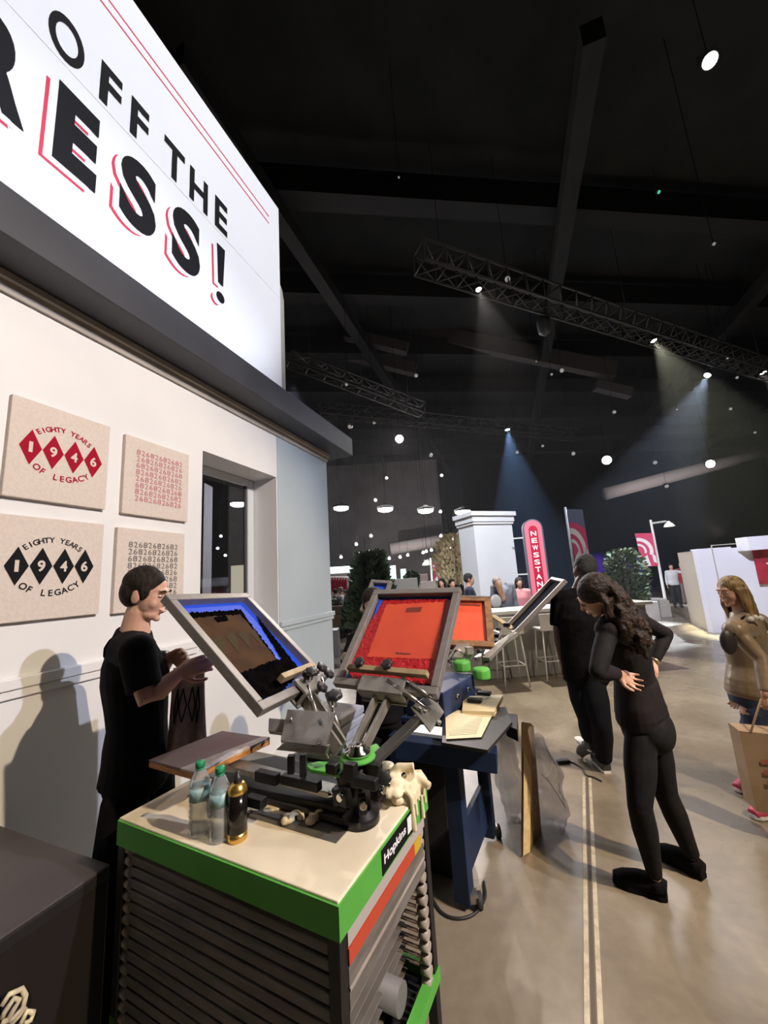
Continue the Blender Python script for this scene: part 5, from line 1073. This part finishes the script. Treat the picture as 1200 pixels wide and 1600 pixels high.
for i in range(1300):
    c = P(rn.uniform(505, 560), 947, rn.uniform(10.8, 11.1)); c.z = .95+rn.uniform(-.1, .35)*rn.random(); d_ = V((rn.uniform(-1, 1), rn.uniform(-1, 1), rn.uniform(.2, 1))).normalized()*.07; s1_ = d_.orthogonal().normalized()*.025; shr.add([c-s1_, c+s1_, c+d_], [(0, 1, 2)], LFG)
tag(shr.build('hedge', origin=P(530, 950, 10.9)), 'low green hedge growing along the top of the brown planter', 'hedge', kind='stuff')
# seen through the booth window
tag(MB().box((-7.6, 15.5, 3), (.75, .75, 6), mat('concrete_column', (.20, .19, .20), .7)).build('column'), 'grey concrete column seen through the booth window', 'column')
q_ = P(374, 905, 12); tag(MB().box(q_, (.5, .06, .85), mat('warm_panel', (.8, .7, .5), .5, emit=.6)).build('lit_menu_board'), 'warm lit menu board seen through the booth window', 'sign')
tag(MB().box(P(388, 930, 4.9)+V((-.1, .4, -.2)), (.2, .2, .2), WTOP).build('white_box'), 'white box on the ledge seen through the booth window', 'box')
# pale slanting duct on the back wall
DUCT = mat('duct_grey', (.62, .55, .54), .7)
for (x0, y0_, x1, y1_, Y_, r_, lb) in ((945, 772, 1215, 700, 26, .42, 'long pale duct slanting up to the right under the dark ceiling'), (610, 858, 722, 838, 28, .42, 'pale duct slanting behind the white pillar, far off')):
    a_, b_ = P(x0, y0_, Y_), P(x1, y1_, Y_); tag(MB().tube([a_, b_], r_, DUCT, 18).build('duct', origin=a_), lb, 'duct')
for (x0, y0_, x1, y1_, Y_, w_) in ((540, 522, 637, 546, 14, .42), (515, 545, 650, 578, 15, .5), (640, 515, 960, 580, 15, .7), (930, 602, 985, 615, 15, .4)):
    a_, b_ = P(x0, y0_, Y_), P(x1, y1_, Y_); tag(MB().bar(a_, b_, .35, w_, mat('ceiling_duct', (.075, .062, .06), .8)).build('ceiling_panel', origin=a_), 'faint grey boxed duct hanging in the dark roof space', 'duct', 'boxed ducts in the roof space')
# ================================================================== trusses and lamps
TRS = mat('truss_metal', (.05, .046, .044), .6, .3)
def truss(a_, b_, w_, seg, label, r=.028):
    a_, b_ = V(a_), V(b_); d_ = (b_-a_).normalized(); s_ = d_.cross(Z).normalized(); u_ = s_.cross(d_)
    t = thing('lighting_truss', label, 'truss', a_); n = int((b_-a_).length/seg); cs = [(-1, -1), (1, -1), (1, 1), (-1, 1)]
    c = lambda q, i: a_+d_*((b_-a_).length*i/n)+s_*q[0]*w_/2+u_*q[1]*w_/2
    for q in cs: MB().tube([c(q, 0), c(q, n)], r, TRS, 8).build('chord', t)
    for k_ in range(4):
        mb = MB()
        for i in range(n+1):
            mb.tube([c(cs[k_], i), c(cs[(k_+1) % 4], i)], r*.6, TRS, 6)
            if i < n: mb.tube([c(cs[k_], i), c(cs[(k_+1) % 4], i+1)], r*.6, TRS, 6)
        mb.build('lacing', t)
    for i in (1, n//2, n-1): p_ = c((0, 1), i); MB().tube([p_, V((p_.x, p_.y, 12.0))], .008, BLKM, 6).build('suspension_wire', t)
truss(P(655, 402, 7.4), P(1205, 580, 12.6), .50, .55, 'box lighting truss crossing the dark upper right of the hall')
truss(P(500, 640, 15), P(900, 680, 20), .5, .7, 'far lighting truss above the middle of the hall')
truss(P(452, 560, 11), P(660, 640, 13), .4, .6, 'faint truss behind the end of the canopy')
def lens(c): return emis('lens_%d_%d_%d' % tuple(int(q*99) for q in c[:3]), c[:3], c[3] if len(c) > 3 else 12)
def fixture(x, y, Y_, aim, size, col, label, st=12., hang=.5, group=None, lamp=None, name='stage_spotlight'):
    p = P(x, y, Y_); aim = V(aim); d_ = (aim-p).normalized(); t = thing(name, label, 'spotlight', p, group)
    MB().lathe(p, [(size*.55, -size*2.4), (size*.9, -size*2.0), (size, -size*.3), (size*1.08, 0), (size*.98, 0), (size*.9, -size*.25)], BLKM, 16, up=d_).build('lamp_body', t)
    MB().lathe(p-d_*size*.28, [(size*.90, 0), (size*.85, size*.08)], lens((*col, st)), 16, up=d_).build('lens', t)
    s_ = d_.cross(Z).normalized() if abs(d_.z) < .98 else V((1, 0, 0)); q_ = p-d_*size*1.1
    mb = MB(); mb.tube([q_+s_*size*1.1, q_+s_*size*1.15+Z*size*1.6, q_-s_*size*1.15+Z*size*1.6, q_-s_*size*1.1], size*.08, BLKM, 6); mb.build('yoke', t); MB().tube([q_+Z*size*1.6, V((q_.x, q_.y, 12.0)) if hang < .45 else q_+Z*(size*1.6+hang)], .006, mat('black_rod', (.004, .004, .004), .9, spec=.1), 6).build('drop_rod', t)
    if lamp:
        pw, ang, lc = lamp; l = spot(p+d_*size*.3, aim, pw, lc, ang, .25, size*.6, 'beam_light')
    return p
fixture(748, 453, 7.7, (3.1, 6.0, 0), .07, (1, .97, .9), 'bright spotlight with a pale beam on the left of the long truss', 30, lamp=(3200, 34, (1, .92, .8)))
fixture(1022, 533, 10.2, (9.5, 8.6, 0), .09, (.98, 1, .75), 'yellowish spotlight with a wide beam under the long truss', 30, lamp=(13000, 40, (1, 1, .7)))
fixture(1105, 587, 12.6, (5.0, 10.5, 0), .11, (.8, .9, 1), 'bluish spotlight throwing its beam down to the left', 30, lamp=(21000, 30, (.65, .8, 1)))
fixture(1193, 583, 12.7, (14.5, 11, 0), .10, (1, .92, .9), 'pinkish white spotlight at the right edge of the photo', 30, lamp=(6500, 26, (1, .85, .8)))
fixture(793, 672, 16.6, (5.8, 15.5, 0), .12, (.55, .95, 1), 'blue-green spotlight with a steep blue beam in the middle of the hall', 20, lamp=(30000, 38, (.3, .55, 1)))
for x, y, Y_, s_, lb in ((624, 686, 11.5, .14, 'large round lamp shining at the camera right of the canopy tip'), (948, 719, 15.6, .20, 'large warm round lamp above the red banners'), (1110, 725, 17.4, .20, 'round lamp below the slanting pale duct at the right'), (1110, 95, 5.2, .12, 'dim round lamp high in the top right corner')):
    p = P(x, y, Y_); fixture(x, y, Y_, (CAM+V((0, 0, -1))) if y > 100 else p+V((-1.2, -1.6, -3.)), s_, (1, .93, .85), lb, 14 if y > 100 else .35, hang=.4, lamp=(900, 50, (1, .9, .85)) if y in (686,) else None)
for x, y, lb in ((533, 793, 'leftmost oval high-bay lamp beyond the booth wall'), (602, 795, 'second oval high-bay lamp from the booth wall'), (665, 797, 'third oval high-bay lamp from the booth wall'), (723, 799, 'oval high-bay lamp just above the white pillar'), (372, 787, 'oval high-bay lamp seen through the booth window')):
    p = P(x, y, 20); t = thing('high_bay_lamp', lb, 'ceiling lamp', p)
    MB().lathe(p, [(.40, 0), (.44, .02), (.44, .10), (.16, .2), (.05, .3)], BLKM, 24).build('housing', t)
    MB().lathe(p-Z*.09, [(.24, -.06), (.38, .0), (.40, .09)], emis('highbay_diffuser', (1, .93, .88), 16), 24).build('diffuser', t)
    MB().tube([p+Z*.3, V((p.x, p.y, 12.0))], .012, BLKM, 6).build('suspension', t)
small = [(793, 436, 8.0, .07, .5), (650, 587, 12, .07, .6), (541, 601, 12, .06, .25), (546, 667, 11, .07, 3), (584, 661, 12, .05, 1.5), (673, 712, 14, .07, 1.), (878, 579, 11, .07, .9), (911, 517, 0, 0, 0), (960, 644, 12, .06, 1.), (848, 697, 15, .06, .8), (808, 707, 15, .07, 6),
         (896, 709, 16, .09, 6), (1024, 723, 17, .10, 7), (1042, 760, 18, .10, 8), (1142, 639, 12, .05, .6), (1137, 560, 12, .04, .4), (1116, 381, 6, .03, .5), (1152, 590, 12, .05, .5), (1058, 640, 13, .03, .4), (623, 277, 6, .02, .5), (862, 585, 11, .04, .8), (1180, 676, 14, .05, .5), (838, 565, 12, .03, .5)]
for x, y, Y_, s_, e_ in small:
    if not Y_: continue
    p = P(x, y, Y_); fixture(x, y, Y_, p+V((-.5, -1.3, -.9)), s_, (1, .96, .92), 'small ceiling spotlight hung in the dark roof, dim pale lens', e_*(.35 if e_ < 2 else 1), .4, 'small ceiling spotlights')
track = [(510, 807), (533, 871), (557, 851), (563, 866), (578, 863), (580, 838), (608, 873), (625, 871), (637, 868), (661, 864), (666, 862), (674, 860), (689, 838), (702, 856), (708, 842), (668, 878), (688, 800), (587, 782), (690, 743), (604, 747), (345, 838), (352, 868), (388, 880), (340, 857)]
for x, y in track:
    p = P(x, y, 18.5); fixture(x, y, 18.5, p+V((-.4 if x > 600 else .3, -1.5, -1.0)), .075, (1, .98, .96), 'tiny bright track spotlight in the far left distance of the hall', 9, .3, 'tiny track spotlights far away')
fixture(1030, 300, 5.5, P(1030, 300, 5.5)+V((0, -1, -1)), .03, (.1, .8, .5), 'tiny green indicator lamp high on the right', .6, name='indicator_lamp'); fixture(571, 878, 9, P(571, 878, 9)+V((0, -1, -.1)), .04, (.1, 1, .4), 'small green lamp in front of the dark pine', 4, name='indicator_lamp')
# hanging speaker by the long truss
p = P(850, 508, 9.2); spk = thing('hanging_speaker', 'dark speaker pod hanging below the long truss', 'speaker', p)
MB().lathe(p-Z*.3, [(.05, 0), (.16, .1), (.18, .4), (.10, .6)], mat('speaker_dark', (.05, .05, .055), .6), 14).build('speaker_body', spk); MB().tube([p+Z*.3, p+Z*1.4], .015, BLKM, 6).build('cable', spk)
# coloured wash on the far drapes and bright cool patch of floor by the booth end
for x_ in (1000, 938):
    p_ = P(x_, 885, 33.6); spot(p_+V((0, -3.2, -1.0)), p_, 5000, (.22, .08, 1), 34, .9, .2, 'purple_uplight')
spot((13, 15, 2.5), (19.5, 25.5, 7.2), 2600, (1, .92, .9), 46, .9, .2, 'added_duct_light'); spot((-1, 20, 2.0), (2.5, 28, 4), 1200, (1, .92, .9), 70, .9, .2, 'added_duct_light')  # unseen spots added to brighten the pale ducts
spot((-2.5, 10.5, 7.5), (-.9, 6.3, 0), 5500, (.80, .85, 1), 26, .6, .15, 'cool_floor_light')
spot((1.2, 4, 7), (2.2, 9.3, 1.9), 3300, (.9, .93, 1), 40, .6, .15, 'pillar_light')
spot((4.5, 4, 6.5), (9, 9.8, 1.5), 3200, (.85, .86, 1), 46, .6, .15, 'booth_light')
# haze under the roof that shows the beams
hz = bpy.data.materials.new('stage_haze'); hz.use_nodes = True; hn = hz.node_tree; hn.nodes.remove(hn.nodes['Principled BSDF'])
vs_ = hn.nodes.new('ShaderNodeVolumeScatter'); vs_.inputs['Density'].default_value = .0013; vs_.inputs['Anisotropy'].default_value = .2; vs_.inputs['Color'].default_value = (.95, .95, 1, 1)
hn.links.new(vs_.outputs[0], hn.nodes['Material Output'].inputs['Volume'])
hb = MB().box((9, 16.5, 5.75), (30, 19.5, 11.1), hz).build('haze', kind='stuff'); hb['label'] = 'thin stage haze drifting under the roof and catching the lamp beams'; hb['category'] = 'haze'; hb.visible_shadow = True
#@@END
